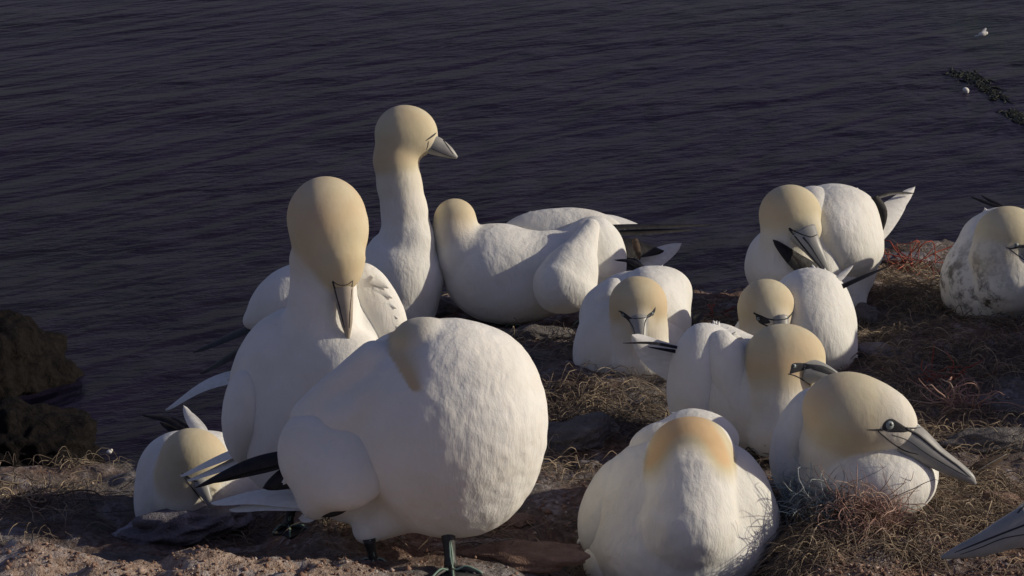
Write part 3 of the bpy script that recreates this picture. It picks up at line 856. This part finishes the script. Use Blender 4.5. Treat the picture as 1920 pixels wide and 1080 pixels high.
def foldI(v, x, y):
    a = np.array([mnoise.noise(Vector((p[0]*16, p[1]*16, p[2]*150)))+.5*mnoise.noise(Vector((p[0]*30+9, p[1]*30, p[2]*280))) for p in v])
    n1 = np.array([mnoise.noise(Vector((p[0]*34, p[1]*34, p[2]*34)))+.6*mnoise.noise(Vector((p[0]*75+9, p[1]*60, p[2]*75))) for p in v])
    wn_ = np.exp(-((x-1310)/70)**2)*sm(800, 850, y)*sm(960, 900, y); wb_ = sm(900, 960, y)
    return a*wn_*1.6+n1*(.6+1.6*wb_)
b.add('body', s, .0036, lump=.0016, paint=paintI, fold=foldI)
w = b.solid()
w.E((1148, 955, 92), (58, 104, 92), roll=-16, k=20); w.E((1130, 980, 80), (42, 66, 64), k=30)
b.add('wing', w, .004, lump=.0010)
w = b.solid()
w.E((1394, 950, 92), (62, 124, 92), roll=17, k=20); w.E((1418, 990, 80), (40, 66, 64), k=30)
b.add('wing', w, .004, lump=.0010)
w = b.solid()
w.E((1128, 1060, 60), (34, 44, 50), roll=24, k=20)
b.add('flank', w, .004, lump=.001)
w = b.solid()
w.E((1318, 812, 120), (72, 44, 50), roll=-18, k=34); w.E((1235, 825, 110), (60, 34, 40), roll=22, k=34)
b.add('scapulars', w, .004, lump=.0009)
b.tufts('covert_feathers', [(1268, 780, 120, -1, -.5), (1300, 776, 120, -.6, -.9), (1330, 778, 120, .5, -.9), (1093, 1010, 80, -.6, .6)], 15, 2)

# --- J: front right bird with the large bill in profile
g, D = seat(1640, 972)
b = Bird(g, D, 'sitting gannet with round pale eye and whole long bill in profile, beside net fibres')
s = b.solid()
s.E((1644, 902, -8), (112, 76, 105), k=30)
s.E((1565, 870, 110), (118, 120, 110), k=36)
s.E((1530, 820, 120), (72, 100, 90), roll=-10, k=36)
s.E((1670, 860, 60), (84, 84, 80), roll=-20, k=30)
s.chain([(1572, 890, 20, 80, 0), (1562, 835, -4, 62, .4), (1586, 778, -34, 78, 1.3)], k=10)
s.E((1600, 776, -50), (96, 76, 68), roll=-14, k=16, buff=.9)
s.E((1650, 782, -54), (74, 58, 54), roll=-34, k=16, buff=.35)
s.E((1655, 815, -56), (66, 22, 34), roll=-6, k=16, buff=.1)
b.add('body', s, .004, lump=.0009)
b.bill([(1676, 808, -56, 32, 30), (1715, 830, -60, 32, 25), (1755, 858, -62, 22, 17), (1795, 882, -62, 16, 12), (1818, 896, -62, 10, 8), (1829, 908, -62, 3, 3)], up=(.5, 1, 0))
w = b.solid()
w.E((1498, 810, 100), (44, 92, 80), roll=-24, k=20); w.E((1482, 870, 90), (36, 60, 60), roll=-6, k=20)
b.add('wing', w, .004, lump=.0009)
w = b.solid()
w.E((1722, 880, 40), (36, 56, 50), roll=12, k=20)
b.add('wing', w, .004, lump=.001)
b.patch('face_skin', [(1650, 806), (1653, 794), (1662, 785), (1674, 784), (1686, 791), (1700, 800), (1714, 806), (1700, 812), (1680, 812), (1664, 811)], M['skin'])
b.line('face_line', [(1626, 806), (1640, 806), (1655, 806)], [.7, 1.6, 2.6], M['skin'])
b.line('face_line', [(1698, 803), (1712, 803), (1726, 802)], [2.6, 1.8, .8], M['skin'])
b.line('bill_groove', [(1700, 804), (1725, 818), (1760, 847), (1795, 873), (1820, 895)], [3, 3, 2.6, 2.2, 1], M['skin'])
b.line('bill_groove', [(1646, 808), (1660, 820), (1676, 833), (1698, 846), (1722, 852)], [1.2, 1.8, 1.8, 1.6, .8], M['skin'])
b.line('bill_groove', [(1672, 815), (1702, 826), (1740, 852), (1790, 881), (1815, 894)], [.8, .9, 1.4, 1.3, .7], M['skin'])
b.eye(1669, 796, 10.5, nrm=(.3, .05, -1), sub=.62)

# --- K: soiled bird at the right edge
g, D = seat(1870, 622)
b = Bird(g, D, 'mud spattered gannet cut by the right edge of the picture')
s = b.solid()
s.E((1880, 530, 70), (116, 92, 100), k=36)
s.E((1850, 510, 90), (80, 92, 90), roll=-20, k=36)
s.E((1880, 450, 130), (84, 64, 90), roll=10, k=36)
s.E((1960, 520, 80), (80, 90, 90), k=36)
s.chain([(1890, 520, 0, 70, 0), (1878, 478, -6, 58, .4), (1888, 448, -6, 60, 1)], k=8)
s.E((1892, 444, -4), (62, 55, 58), k=16, buff=1)
s.E((1922, 462, -24), (34, 26, 32), k=16, buff=.6)
cen = P(1830, 520, D); 
def grimef(v):
    q = ((v-cen) @ AX.T)/(D/FPX)
    g1 = np.exp(-(((q[:, 0]+40)/55)**2+((q[:, 1]+10)/75)**2)); g2 = np.exp(-(((q[:, 0]-20)/30)**2+((q[:, 1]+50)/45)**2)); g3 = np.exp(-(((q[:, 0]-45)/30)**2+((q[:, 1]-40)/22)**2))
    return np.clip(g1*.9+g2*.9+g3*.35, 0, 1)
b.add('body', s, .0042, lump=.0016, grime=grimef)
b.bill([(1920, 466, -44, 22, 20), (1950, 480, -50, 16, 14), (2000, 510, -50, 5, 5)], up=(.1, 1, 0))
b.line('face_line', [(1886, 464), (1898, 466), (1910, 462), (1925, 462)], [0.72, 1.4, 3.6, 3.6], M['skin'])
b.line('face_line', [(1892, 466), (1905, 476), (1921, 488)], [0.86, 1.3, 1.2], M['skin'])
b.eye(1905, 459, 5.5, sub=.7)
w = b.solid()
w.E((1812, 500, 80), (38, 88, 70), roll=-22, k=20)
o = b.add('wing', w, .004, lump=.001, grime=grimef)
w = b.solid()
w.E((1960, 430, 160), (60, 54, 70), roll=-14, k=20)
b.add('wing', w, .004, lump=.001)
b.tufts('covert_feathers', [(1850, 396, 120, -.5, -.8)], 9, 3)
b.blades('primary_feather', [dict(base=(1885, 392, 130), tip=(1820, 368, 170), w=14, nrm=(0, .8, -.6)), dict(base=(1890, 392, 130), tip=(1840, 366, 170), w=14, nrm=(0, .8, -.6))], M['black'])

# --- L: bird in the bottom right corner, bill only
g, D = seat(1975, 1190)
b = Bird(g, D, 'gannet in the bottom right corner, only its shaded grey bill showing')
s = b.solid()
s.E((1995, 985, 0), (100, 66, 66), k=16, buff=1)
s.E((1945, 985, -10), (52, 38, 40), roll=12, k=16, buff=.4)
s.chain([(2040, 1000, 10, 60, .8), (2060, 1080, 30, 80, .1), (2030, 1160, 60, 110, 0)], k=26)
s.E((2030, 1160, 90), (146, 120, 110), k=30)
b.add('body', s, .0042, lump=.0009)
b.bill([(1930, 985, -20, 40, 30), (1890, 1000, -24, 31, 24), (1840, 1022, -26, 22, 16), (1795, 1036, -26, 12, 9), (1764, 1046, -26, 3, 3)], up=(-.3, 1, 0))
b.line('bill_groove', [(1922, 984), (1870, 1004), (1825, 1022), (1790, 1036)], [2.2, 2.2, 1.9, 0.86], M['skin'])
b.line('bill_groove', [(1922, 1002), (1880, 1010), (1840, 1026), (1800, 1040)], [1.2, 1.3, 1.2, 0.72], M['skin'])
b.line('face_line', [(1908, 962), (1914, 955), (1925, 946)], [2.2, 2.9, 4.3], M['skin'])

# --- M: low bird at the left
g, D = seat(350, 985, -.13)
b = Bird(g, D, 'gannet sitting low in shade at far left, behind a pale rock')
s = b.solid()
s.E((375, 920, 60), (118, 74, 90), k=36)
s.E((340, 890, 70), (84, 84, 90), roll=-16, k=36)
s.E((300, 940, 60), (46, 60, 60), roll=-22, k=30)
s.E((390, 850, 110), (66, 44, 70), k=30)
s.chain([(352, 930, 0, 58, .35), (350, 890, -10, 56, .9), (358, 862, -14, 58, 1)], k=20)
s.E((366, 862, -14), (62, 56, 58), roll=-10, k=16, buff=.95)
s.E((380, 896, -30), (34, 24, 30), roll=-50, k=16, buff=.6)
b.add('body', s, .0042, lump=.0009)
b.bill([(372, 900, -50, 17, 16), (382, 918, -60, 13, 11), (392, 940, -64, 7, 6), (396, 952, -64, 3, 3)], up=(.9, .4, 0))
b.line('face_line', [(341, 889), (350, 893), (362, 900), (372, 903)], [2.9, 2.9, 2.2, 1.4], M['skin'])
b.line('face_line', [(346, 896), (358, 912), (372, 930), (384, 944)], [1.1, 1.1, 1.1, 0.72], M['skin'])
b.eye(347, 891, 4.5, sub=.7)
b.blades('tail_feather', [dict(base=(385, 820, 120), tip=(344, 760, 150), w=24, mid=(360, 790, 130), nrm=(.1, .1, -1)), dict(base=(390, 822, 120), tip=(352, 770, 150), w=22, nrm=(.1, .1, -1))], M['vane'])
b.blades('primary_feather', [dict(base=(372, 815, 120), tip=(266, 778, 160), w=22, mid=(320, 788, 140), nrm=(0, .6, -.8), sharp=.9), dict(base=(375, 825, 120), tip=(300, 792, 150), w=26, nrm=(0, .6, -.8))], M['black'])

# ------------------------------------------------------------------ loose material on the cliff top
def strand_mat(name, stops, rough=.8):
    m, n, b = nt(name)
    a = n.nodes.new('ShaderNodeAttribute'); a.attribute_name = 'tint'
    r = ramp(n, a.outputs['Fac'], stops); n.links.new(r.outputs[0], b.inputs['Base Color'])
    b.inputs['Roughness'].default_value = rough; b.inputs['Specular IOR Level'].default_value = .2
    return m
def strands(name, C, rad, mat, tint, sides=4, taper=.35):
    """C (n, m, 3) centre lines, rad (n,)"""
    n, m, _ = C.shape
    T = np.gradient(C, axis=1); T /= np.linalg.norm(T, axis=2, keepdims=True)+1e-12
    up = np.array([.12, .2, 1.]); A = np.cross(T, up); A /= np.linalg.norm(A, axis=2, keepdims=True)+1e-9; B = np.cross(A, T)
    t = np.linspace(0, 1, m); pr = 1-(1-taper)*np.abs(2*t-1)**3
    V = []
    for k in range(sides):
        a = 2*math.pi*k/sides
        V.append(C+(A*math.cos(a)+B*math.sin(a))*(rad[:, None]*pr)[..., None])
    V = np.stack(V, 2).reshape(-1, 3)
    i = np.arange(n)[:, None, None]; j = np.arange(m-1)[None, :, None]; k = np.arange(sides)[None, None, :]
    v0 = (i*m+j)*sides+k; v1 = (i*m+j)*sides+(k+1) % sides
    F = np.stack([v0, v1, v1+sides, v0+sides], -1).reshape(-1, 4)
    c = V.mean(0); c[2] = V[:, 2].min()
    o = mesh_obj(name, V, F, mat, origin=c)
    set_attr(o, 'tint', np.repeat(tint, m*sides)); return o
def th(x, y): return terrain_h(x, y)
def straw(n, cx, cy, rx, ry, L=(.02, .07), lift=.010, seed=0, curl=.5, m=7):
    r = np.random.default_rng(seed)
    a = r.random(n)*2*math.pi; q = np.sqrt(r.random(n))*1.15
    x0 = cx+np.cos(a)*q*rx; y0 = cy+np.sin(a)*q*ry
    nc = max(3, n//45); ci = r.integers(0, nc, n); ca_ = r.random(nc)*6.283; cq = np.sqrt(r.random(nc))*1.1
    x0 = np.where(r.random(n) < .75, cx+np.cos(ca_[ci])*cq[ci]*rx+r.normal(0, .016, n), x0); y0 = np.where(r.random(n) < .75, cy+np.sin(ca_[ci])*cq[ci]*ry+r.normal(0, .016, n), y0)
    ang = (r.random(nc)*6.283)[ci]+r.normal(0, .8, n); ln = r.uniform(*L, n); cv = r.normal(0, 1.3*curl, n)
    t = np.linspace(0, 1, m); dx = ln/(m-1)
    X_ = np.zeros((n, m)); Y_ = np.zeros((n, m)); X_[:, 0] = x0; Y_[:, 0] = y0
    for k in range(1, m):
        th_ = ang+cv*t[k]*1.6+r.normal(0, .22, n)
        X_[:, k] = X_[:, k-1]+np.cos(th_)*dx; Y_[:, k] = Y_[:, k-1]+np.sin(th_)*dx
    z = terrain_h(X_, Y_); hs = z.max(1, keepdims=True)*.5+z*.5
    Z_ = hs+(np.abs(r.normal(0, lift, n))[:, None])*np.sin(np.pi*np.clip(t*r.uniform(.8, 1.2, n)[:, None], 0, 1))+r.uniform(-.001, .004, n)[:, None]
    return np.stack([X_, Y_, Z_], -1)
M['straw'] = strand_mat('dry_straw', [(0, (.09, .075, .065)), (.4, (.20, .155, .115)), (.75, (.36, .28, .19)), (1, (.56, .46, .33))])
def gp(px, py): q, d = on_ground(px, py); return q
NESTS = [(1190, 730, 900, .20, .10), (1110, 790, 500, .10, .08), (1350, 700, 500, .10, .1), (1680, 540, 1300, .15, .16), (1640, 500, 500, .12, .08), (1780, 640, 1300, .16, .16),
         (1880, 700, 500, .1, .1), (1700, 720, 900, .11, .10), (1620, 990, 1500, .17, .10), (1790, 930, 1500, .11, .12), (1760, 820, 700, .10, .08), (1380, 540, 500, .12, .1),
         (1330, 590, 500, .1, .12), (980, 650, 400, .14, .1), (120, 900, 380, .22, .2), (40, 960, 250, .12, .1), (480, 985, 350, .12, .05), (900, 1000, 300, .18, .06), (1050, 870, 250, .1, .08), (1440, 860, 400, .06, .05)]
Cs = []
for k, (px, py, n, rx, ry) in enumerate(NESTS):
    q = gp(px, py); Cs.append(straw(int(n*.8), q[0], q[1], rx, ry, seed=k+20))
Cs.append(straw(900, .1, 3.7, .8, .8, L=(.015, .05), lift=.004, seed=99))
C = np.concatenate(Cs); r_ = np.random.default_rng(5)
o = strands('nest_straw', C, r_.uniform(.0003, .00072, len(C)), M['straw'], np.clip(r_.beta(1.6, 2.2, len(C)), 0, 1), 3)
tag(o, 'dry straw and seaweed stalks trampled round the nests', kind='stuff')

# crumbs of red soil
def crumbs(name, n, areas, size, mat, seed=1):
    r = np.random.default_rng(seed); base = np.array([[1, 0, 0], [-1, 0, 0], [0, 1, 0], [0, -1, 0], [0, 0, 1], [0, 0, -1], ], float)
    fc = np.array([(0, 2, 4), (2, 1, 4), (1, 3, 4), (3, 0, 4), (2, 0, 5), (1, 2, 5), (3, 1, 5), (0, 3, 5)])
    pos = []
    for cx, cy, rx, ry, w_ in areas:
        k = int(n*w_); a = r.random(k)*6.283; q = np.sqrt(r.random(k)); x = cx+np.cos(a)*q*rx; y = cy+np.sin(a)*q*ry
        pos.append(np.stack([x, y, terrain_h(x[None], y[None])[0]], -1))
    pos = np.vstack(pos); k = len(pos)
    s = size*r.lognormal(0, .45, k)
    V = base[None]*s[:, None, None]*r.uniform(.6, 1.3, (k, 6, 1))+r.normal(0, .15, (k, 6, 3))*s[:, None, None]
    a = r.random(k)*6.28; ca, sa = np.cos(a)[:, None], np.sin(a)[:, None]
    V = np.stack([V[..., 0]*ca-V[..., 1]*sa, V[..., 0]*sa+V[..., 1]*ca, V[..., 2]*.8], -1)+pos[:, None]
    V[..., 2] += s[:, None]*.2
    F = (np.arange(k)[:, None, None]*6+fc[None]).reshape(-1, 3)
    o = mesh_obj(name, V.reshape(-1, 3), F, mat, smooth=True); set_attr(o, 'tint', np.repeat(r.random(k), 6)); return o
M['crumb'] = strand_mat('soil_crumb', [(0, (.10, .06, .045)), (.5, (.22, .13, .095)), (.85, (.34, .23, .17)), (1, (.48, .42, .38))], .95)
g1 = gp(1760, 1030); g2 = gp(400, 1050); g3 = gp(1000, 1000)
o = crumbs('soil_crumbs', 9000, [(g1[0], g1[1], .26, .13, .35), (g2[0], g2[1]-.02, .46, .14, .33), (g3[0], g3[1], .4, .25, .2), (.1, 3.8, .8, .7, .12)], .0017, M['crumb'])
tag(o, 'loose crumbs of red brown soil', kind='stuff')

# scraps of fishing net
def tangle(name, label, px, py, rx, ry, n, mat, L=(.03, .10), rad=.0007, seed=0, hz=.02, m=16, curl=2.2, cat='net scrap', zoff=0.0, spread=1.0):
    r = np.random.default_rng(seed); q = gp(px, py); sc = FPX/np.dot(q-C0, CF)
    a = r.random(n)*6.283; u = np.sqrt(r.random(n))
    x = q[0]+np.cos(a)*u*rx/sc; y = q[1]+np.sin(a)*u*ry/sc*1.6
    dirv = r.normal(0, 1, (n, 3)); dirv[:, 2] *= .5
    dirv /= np.linalg.norm(dirv, axis=1)[:, None]; ln = r.uniform(*L, n)/(m-1)
    ax = r.normal(0, 1, (n, 3)); ax /= np.linalg.norm(ax, axis=1)[:, None]
    w_ = r.normal(0, curl, n)*.16
    C = np.zeros((n, m, 3)); C[:, 0] = np.stack([x, y, terrain_h(x[None], y[None])[0]+zoff+r.random(n)*hz], -1)
    for k in range(1, m):
        c, s_ = np.cos(w_)[:, None], np.sin(w_)[:, None]
        dirv = dirv*c+np.cross(ax, dirv)*s_+ax*((ax*dirv).sum(1)[:, None])*(1-c)+r.normal(0, .09, (n, 3))
        dirv /= np.linalg.norm(dirv, axis=1)[:, None]
        C[:, k] = C[:, k-1]+dirv*ln[:, None]
    g = terrain_h(C[..., 0], C[..., 1])+.001
    C[..., 2] = np.where(C[..., 2] < g, g+np.abs(C[..., 2]-g)*.2, C[..., 2])
    C[..., 2] = np.minimum(C[..., 2], g+hz*2.2+.01*r.random((n, 1)))
    o = strands(name, C, np.full(n, rad)*r.uniform(.7, 1.3, n), mat, r.random(n))
    tag(o, label, cat, 'scraps of old fishing net on the nests'); return o
M['netred'] = strand_mat('orange_red_cord', [(0, (.22, .045, .03)), (1, (.46, .13, .08))], .6)
M['netrose'] = strand_mat('faded_red_cord', [(0, (.24, .16, .13)), (.7, (.42, .25, .20)), (1, (.45, .36, .28))], .7)
M['netblue'] = strand_mat('blue_grey_fibre', [(0, (.22, .24, .24)), (.8, (.46, .50, .49)), (1, (.26, .46, .48))], .7)
tangle('net_scrap', 'bright orange red cord scrap on the straw behind, nearest the sea', 1700, 512, 44, 10, 46, M['netred'], (.05, .13), .0010, 1, .022)
tangle('net_scrap', 'dull red cord tangle lying in shade to the right of the long bill', 1800, 768, 34, 22, 90, M['netrose'], (.03, .09), .0009, 2, .018)
tangle('net_scrap', 'thin loose red cords trailing above the dull red tangle', 1760, 722, 40, 16, 26, M['netred'], (.04, .09), .0009, 3, .012)
tangle('net_scrap', 'blue grey fibre tangle heaped against the sitting bird with the long bill', 1532, 955, 50, 46, 560, M['netblue'], (.03, .08), .00045, 4, .032)
tangle('net_scrap', 'reddish fibre tangle beside the blue grey one below the white breast', 1622, 980, 60, 46, 380, M['netrose'], (.03, .08), .0005, 5, .032)
tangle('net_scrap', 'small scrap of red cord on the dark ground behind the middle birds', 1345, 600, 12, 6, 10, M['netred'], (.02, .04), .0011, 6, .01)
tangle('straw_tangle', 'curly pale stalks at the far left edge', 30, 950, 60, 30, 60, M['straw'], (.04, .10), .0010, 7, .03, cat='straw tangle')
tangle('seaweed_tangle', 'dark seaweed stalks at the cliff edge left of the preening bird', 1385, 530, 26, 10, 70, strand_mat('dark_stalk', [(0, (.02, .018, .016)), (1, (.05, .042, .035))]), (.04, .10), .0011, 8, .05, cat='seaweed')
tangle('net_scrap', 'greenish brown cord coil between the white birds in front', 1428, 862, 22, 12, 70, strand_mat('coil_cord', [(0, (.05, .04, .03)), (1, (.16, .13, .10))]), (.04, .09), .0009, 9, .016, curl=3.6)

# ------------------------------------------------------------------ stones
def rock_mat(name, c1, c2, white, wf):
    m, n, b = nt(name); v = mapped(n)
    a = noise_n(n, 26, 6, .7, v, .3); w_ = noise_n(n, 11, 5, .65, v, .2); f = noise_n(n, 120, 4, .7, v)
    c = ramp(n, a.outputs[0], [(.35, c1), (.65, c2)])
    c = mixc(n, ramp(n, w_.outputs[0], [(wf, (0, 0, 0)), (wf+.12, (1, 1, 1))]).outputs[0], c.outputs[0], white)
    n.links.new(c, b.inputs['Base Color']); b.inputs['Roughness'].default_value = .9; b.inputs['Specular IOR Level'].default_value = .15
    h = math_n(n, 'ADD', math_n(n, 'MULTIPLY', a.outputs[0], 1.6), f.outputs[0])
    bp = n.nodes.new('ShaderNodeBump'); bp.inputs['Strength'].default_value = .9; bp.inputs['Distance'].default_value = .008
    n.links.new(h, bp.inputs['Height']); n.links.new(bp.outputs[0], b.inputs['Normal']); return m
M['palerock'] = rock_mat('guano_rock', (.15, .135, .145), (.26, .24, .25), (.40, .37, .39), .5)
M['greyrock'] = rock_mat('grey_rock', (.11, .10, .095), (.22, .20, .19), (.36, .34, .34), .54)
M['redrock'] = rock_mat('red_rock', (.16, .10, .075), (.28, .19, .145), (.34, .28, .25), .58)
def rock(label, px, py, rx, ry, rz, mat, seed, rot=0, name='rock', sink=.3, amp=.3, cat='rock', yaw=0):
    q = gp(px, py); sc = np.dot(q-C0, CF)/FPX
    import bmesh
    bm = bmesh.new(); bmesh.ops.create_icosphere(bm, subdivisions=5, radius=1)
    o3 = Vector((seed*3.7, seed*1.9, 0)); vs_ = []
    for v in bm.verts:
        p = v.co.copy(); d = 1+amp*mnoise.noise(p*1.1+o3)+amp*.55*mnoise.noise(p*2.7+o3)+.10*amp*mnoise.noise(p*9+o3)
        cell = mnoise.noise(p*1.8+o3*2); d += .14*math.floor(cell*5)/5
        p = p*d; p = Vector((p.x*rx*sc, p.y*rz*sc, p.z*ry*sc))
        a = R(rot); p = Vector((p.x*math.cos(a)-p.z*math.sin(a), p.y, p.x*math.sin(a)+p.z*math.cos(a)))
        a = R(yaw); p = Vector((p.x*math.cos(a)-p.y*math.sin(a), p.x*math.sin(a)+p.y*math.cos(a), p.z)); v.co = p
    F = [tuple(x.index for x in f.verts) for f in bm.faces]; V = np.array([v.co[:] for v in bm.verts]); bm.free()
    V = V+q+np.array([0, rz*sc*.5, ry*sc*(1-2*sink)]); c = q.copy(); c[2] -= ry*sc*.5
    o = mesh_obj(name, V, F, M[mat], origin=c); tag(o, label, cat, 'loose rocks on the cliff top'); return o
rock('pale guano whitened rock at the foot of the low bird at far left', 330, 1012, 125, 34, 60, 'palerock', 1, rot=9, amp=.5)
rock('pale flat stone between the tall necked bird and the crouching one', 836, 590, 34, 22, 30, 'palerock', 2, rot=-16)
rock('flat grey slab under the crouching bird at the back', 1010, 640, 60, 20, 30, 'greyrock', 3)
rock('long grey weathered rock left of the round front bird', 1070, 840, 90, 34, 60, 'greyrock', 4, rot=10)
rock('small grey rock at the right of the tall white wing', 1622, 612, 32, 26, 30, 'greyrock', 5)
rock('grey rock ledge at the right edge beyond the dull red net', 1880, 850, 110, 30, 50, 'greyrock', 6, rot=3)
rock('small pale stone behind the orange red cord', 1700, 500, 50, 18, 30, 'palerock', 7)
rock('upper grey ledge at the right edge beneath the spattered bird', 1900, 780, 70, 18, 34, 'greyrock', 8)
rock('red slab at the bottom beside the black foot', 985, 1062, 110, 24, 50, 'redrock', 9)
rock('reddish rock crest at the bottom right corner behind the bill', 1885, 960, 50, 22, 40, 'redrock', 10, rot=-20)

rock('flat reddish stone on the soil between the large standing bird and the round one', 960, 985, 50, 12, 30, 'redrock', 21, sink=.4)
rock('small pale stone left of the round front bird, above the red slab', 1100, 878, 22, 9, 16, 'palerock', 22)
rock('pale stone in the straw right below the net tangle', 1690, 1022, 24, 8, 14, 'palerock', 23, rot=12)
rock('low whitish rock on the shaded nest slope beneath the spattered bird', 1655, 668, 56, 16, 40, 'palerock', 24, rot=-8, sink=.45)
def splat(label, px, py, rx, ry, seed):
    r = np.random.default_rng(seed); q = gp(px, py); sc = np.dot(q-C0, CF)/FPX; V = []; n = 36
    rad = 1+.35*np.sin(np.arange(n)*2*math.pi/n*3+seed)+.22*r.normal(0, 1, n)
    for ring in (1, .8, .4, 0):
        for k in range(n):
            a = 2*math.pi*k/n; x = q[0]+math.cos(a)*rad[k]*rx*sc*ring; y = q[1]+math.sin(a)*rad[k]*ry*sc*3*ring
            V.append((x, y, tz(x, y)+(.0035 if ring < 1 else -.001)))
    F = [(a*n+k, a*n+(k+1) % n, (a+1)*n+(k+1) % n, (a+1)*n+k) for a in range(3) for k in range(n)]
    o = mesh_obj('bird_dropping', V, F, M['guano'], origin=q); tag(o, label, 'bird dropping')
M['guano'] = rock_mat('guano', (.3, .28, .29), (.45, .43, .44), (.5, .48, .49), .5)
splat('largest white dropping, a streak below the spattered bird', 1785, 665, 26, 9, 3)
splat('tiny white dropping just under the spattered bird', 1858, 646, 9, 3, 4)

# brown feather stuck in the straw, stalk, twigs
q = gp(1840, 900); dd = np.dot(q-C0, CF)
fb = Bird(q, dd, 'brown moulted feather standing in the straw beyond the long bill tip', 'feather'); fb.root['category'] = 'feather'; del fb.root['group']
fb.blades('vane', [dict(base=(1822, 890, 0), tip=(1890, 850, 10), w=44, mid=(1850, 872, 0), nrm=(0, .2, -1), sharp=1.6, wb=.5)], M['brownvane'])
V = []; F = []; add_tube(V, F, spline([fb.pt((1812, 898, -3)), fb.pt((1850, 872, -4)), fb.pt((1888, 851, 6))], 10), np.linspace(1.2, .5, 10)*fb.sc, 5); fb.put('quill', V, F, M['bill'])

# ------------------------------------------------------------------ far below: rocks awash, seaweed, distant birds
def sea_rock(label, px, py, rx, hgt, seed, mat):
    q, d = G(px, py, SEA); sc = d/FPX; import bmesh
    bm = bmesh.new(); bmesh.ops.create_icosphere(bm, subdivisions=6, radius=1); o3 = Vector((seed*5.1, seed, 2)); 
    for v in bm.verts:
        p = v.co.copy(); dd_ = 1+.34*mnoise.noise(p*1.3+o3)+.12*mnoise.noise(p*3.1+o3)+.06*mnoise.noise(p*7+o3)+.03*mnoise.noise(p*17+o3)
        v.co = Vector((p.x*rx*sc, p.y*rx*sc*1.2, p.z*hgt*sc))*dd_
    F = [tuple(x.index for x in f.verts) for f in bm.faces]; V = np.array([v.co[:] for v in bm.verts])+q; bm.free()
    o = mesh_obj('sea_rock', V, F, mat, origin=q); tag(o, label, 'rock', 'dark weedy rocks in the sea below')
def wm(name, a, b_, sc):
    m, n, b = nt(name); v = mapped(n); x = noise_n(n, sc, 6, .7, v, .4); r = ramp(n, x.outputs[0], [(.38, a), (.68, b_)])
    n.links.new(r.outputs[0], b.inputs['Base Color']); b.inputs['Roughness'].default_value = .9; b.inputs['Specular IOR Level'].default_value = .05
    bp = n.nodes.new('ShaderNodeBump'); bp.inputs['Strength'].default_value = 1; bp.inputs['Distance'].default_value = .35
    n.links.new(x.outputs[0], bp.inputs['Height']); n.links.new(bp.outputs[0], b.inputs['Normal']); return m
M['weed'] = wm('weedy_rock', (.008, .0075, .0075), (.018, .015, .0135), 2.4)
sea_rock('upper dark weedy rock rising from the sea at the left edge', -30, 705, 150, 110, 1, M['weed'])
sea_rock('lower dark weedy rock just beyond the cliff edge at the left', 50, 862, 150, 95, 4, M['weed'])
M['kelp'] = strand_mat('kelp', [(0, (.015, .017, .012)), (1, (.027, .029, .016))], .6)
def kelp(label, pts, n, seed):
    r = np.random.default_rng(seed); W = [G(px, py, SEA)[0] for px, py in pts]; c = spline(W, n*1)
    C = []
    for p in c:
        a = r.random()*6.28; p = p+np.array([r.normal(0, .35), r.normal(0, 1.6), 0]); l = r.uniform(.2, .7); m = 7; L_ = []
        for k in range(m):
            L_.append([p[0], p[1], SEA+.02+.05*math.sin(k)]); a += r.normal(0, .6); p = p+np.array([math.cos(a)*l/3, math.sin(a)*l, 0])
        C.append(L_)
    o = strands('floating_seaweed', np.array(C), r.uniform(.05, .12, n), M['kelp'], r.random(n), 4); tag(o, label, 'seaweed', 'seaweed floating on the sea')
kelp('olive band of seaweed floating next to the lower distant bird', [(1792, 140), (1825, 146), (1850, 165), (1874, 182)], 200, 1)
kelp('dark seaweed patch near the right edge of the sea', [(1905, 214), (1914, 224)], 110, 2)
def far_bird(label, px, py, D_, prims, bl, z=0):
    c = P(px, py, D_); b = Bird(c-np.array([0, 0, .15]), D_, label, 'seabird'); b.root['group'] = 'distant white seabirds over the sea'
    s = b.solid()
    for p in prims: s.E(p[0], p[1], roll=p[2], k=3)
    b.add('body', s, D_/FPX*1.1, lump=0)
    if bl: b.blades('wing', [dict(thick=.01, **k) for k in bl], M['vane'])
far_bird('white bird flying low over the sea at upper right with one wing raised', 1840, 64, 150, [((1842, 64, 0), (8, 4.5, 5), 12), ((1849, 62, 0), (3.5, 3, 3), 0)],
    [dict(base=(1842, 63, 0), tip=(1849, 52, 4), w=7, nrm=(0, .3, -1)), dict(base=(1840, 65, 0), tip=(1827, 67, 3), w=5, nrm=(0, .8, -.5))])
q, d_ = G(1812, 174, SEA)
far_bird('white bird resting on the sea beside the olive seaweed band', 1812, 170, d_, [((1811, 169, 0), (6.5, 5, 6), -30), ((1813, 174, 0), (3, 4, 3), 0)], None)
far_bird('blurred white bird flying beyond the back of the crouching gannet', 988, 403, 30, [((986, 407, 0), (3.5, 6, 4), -15)],
    [dict(base=(986, 406, 0), tip=(996, 396, 3), w=8, nrm=(0, .3, -1))])
far_bird('tiny pale bird at the foot of the dark rock at left', 206, 846, 125, [((205, 847, 0), (5.5, 4, 5), 10), ((209, 844, 0), (2.6, 2.6, 2.6), 0)], None)
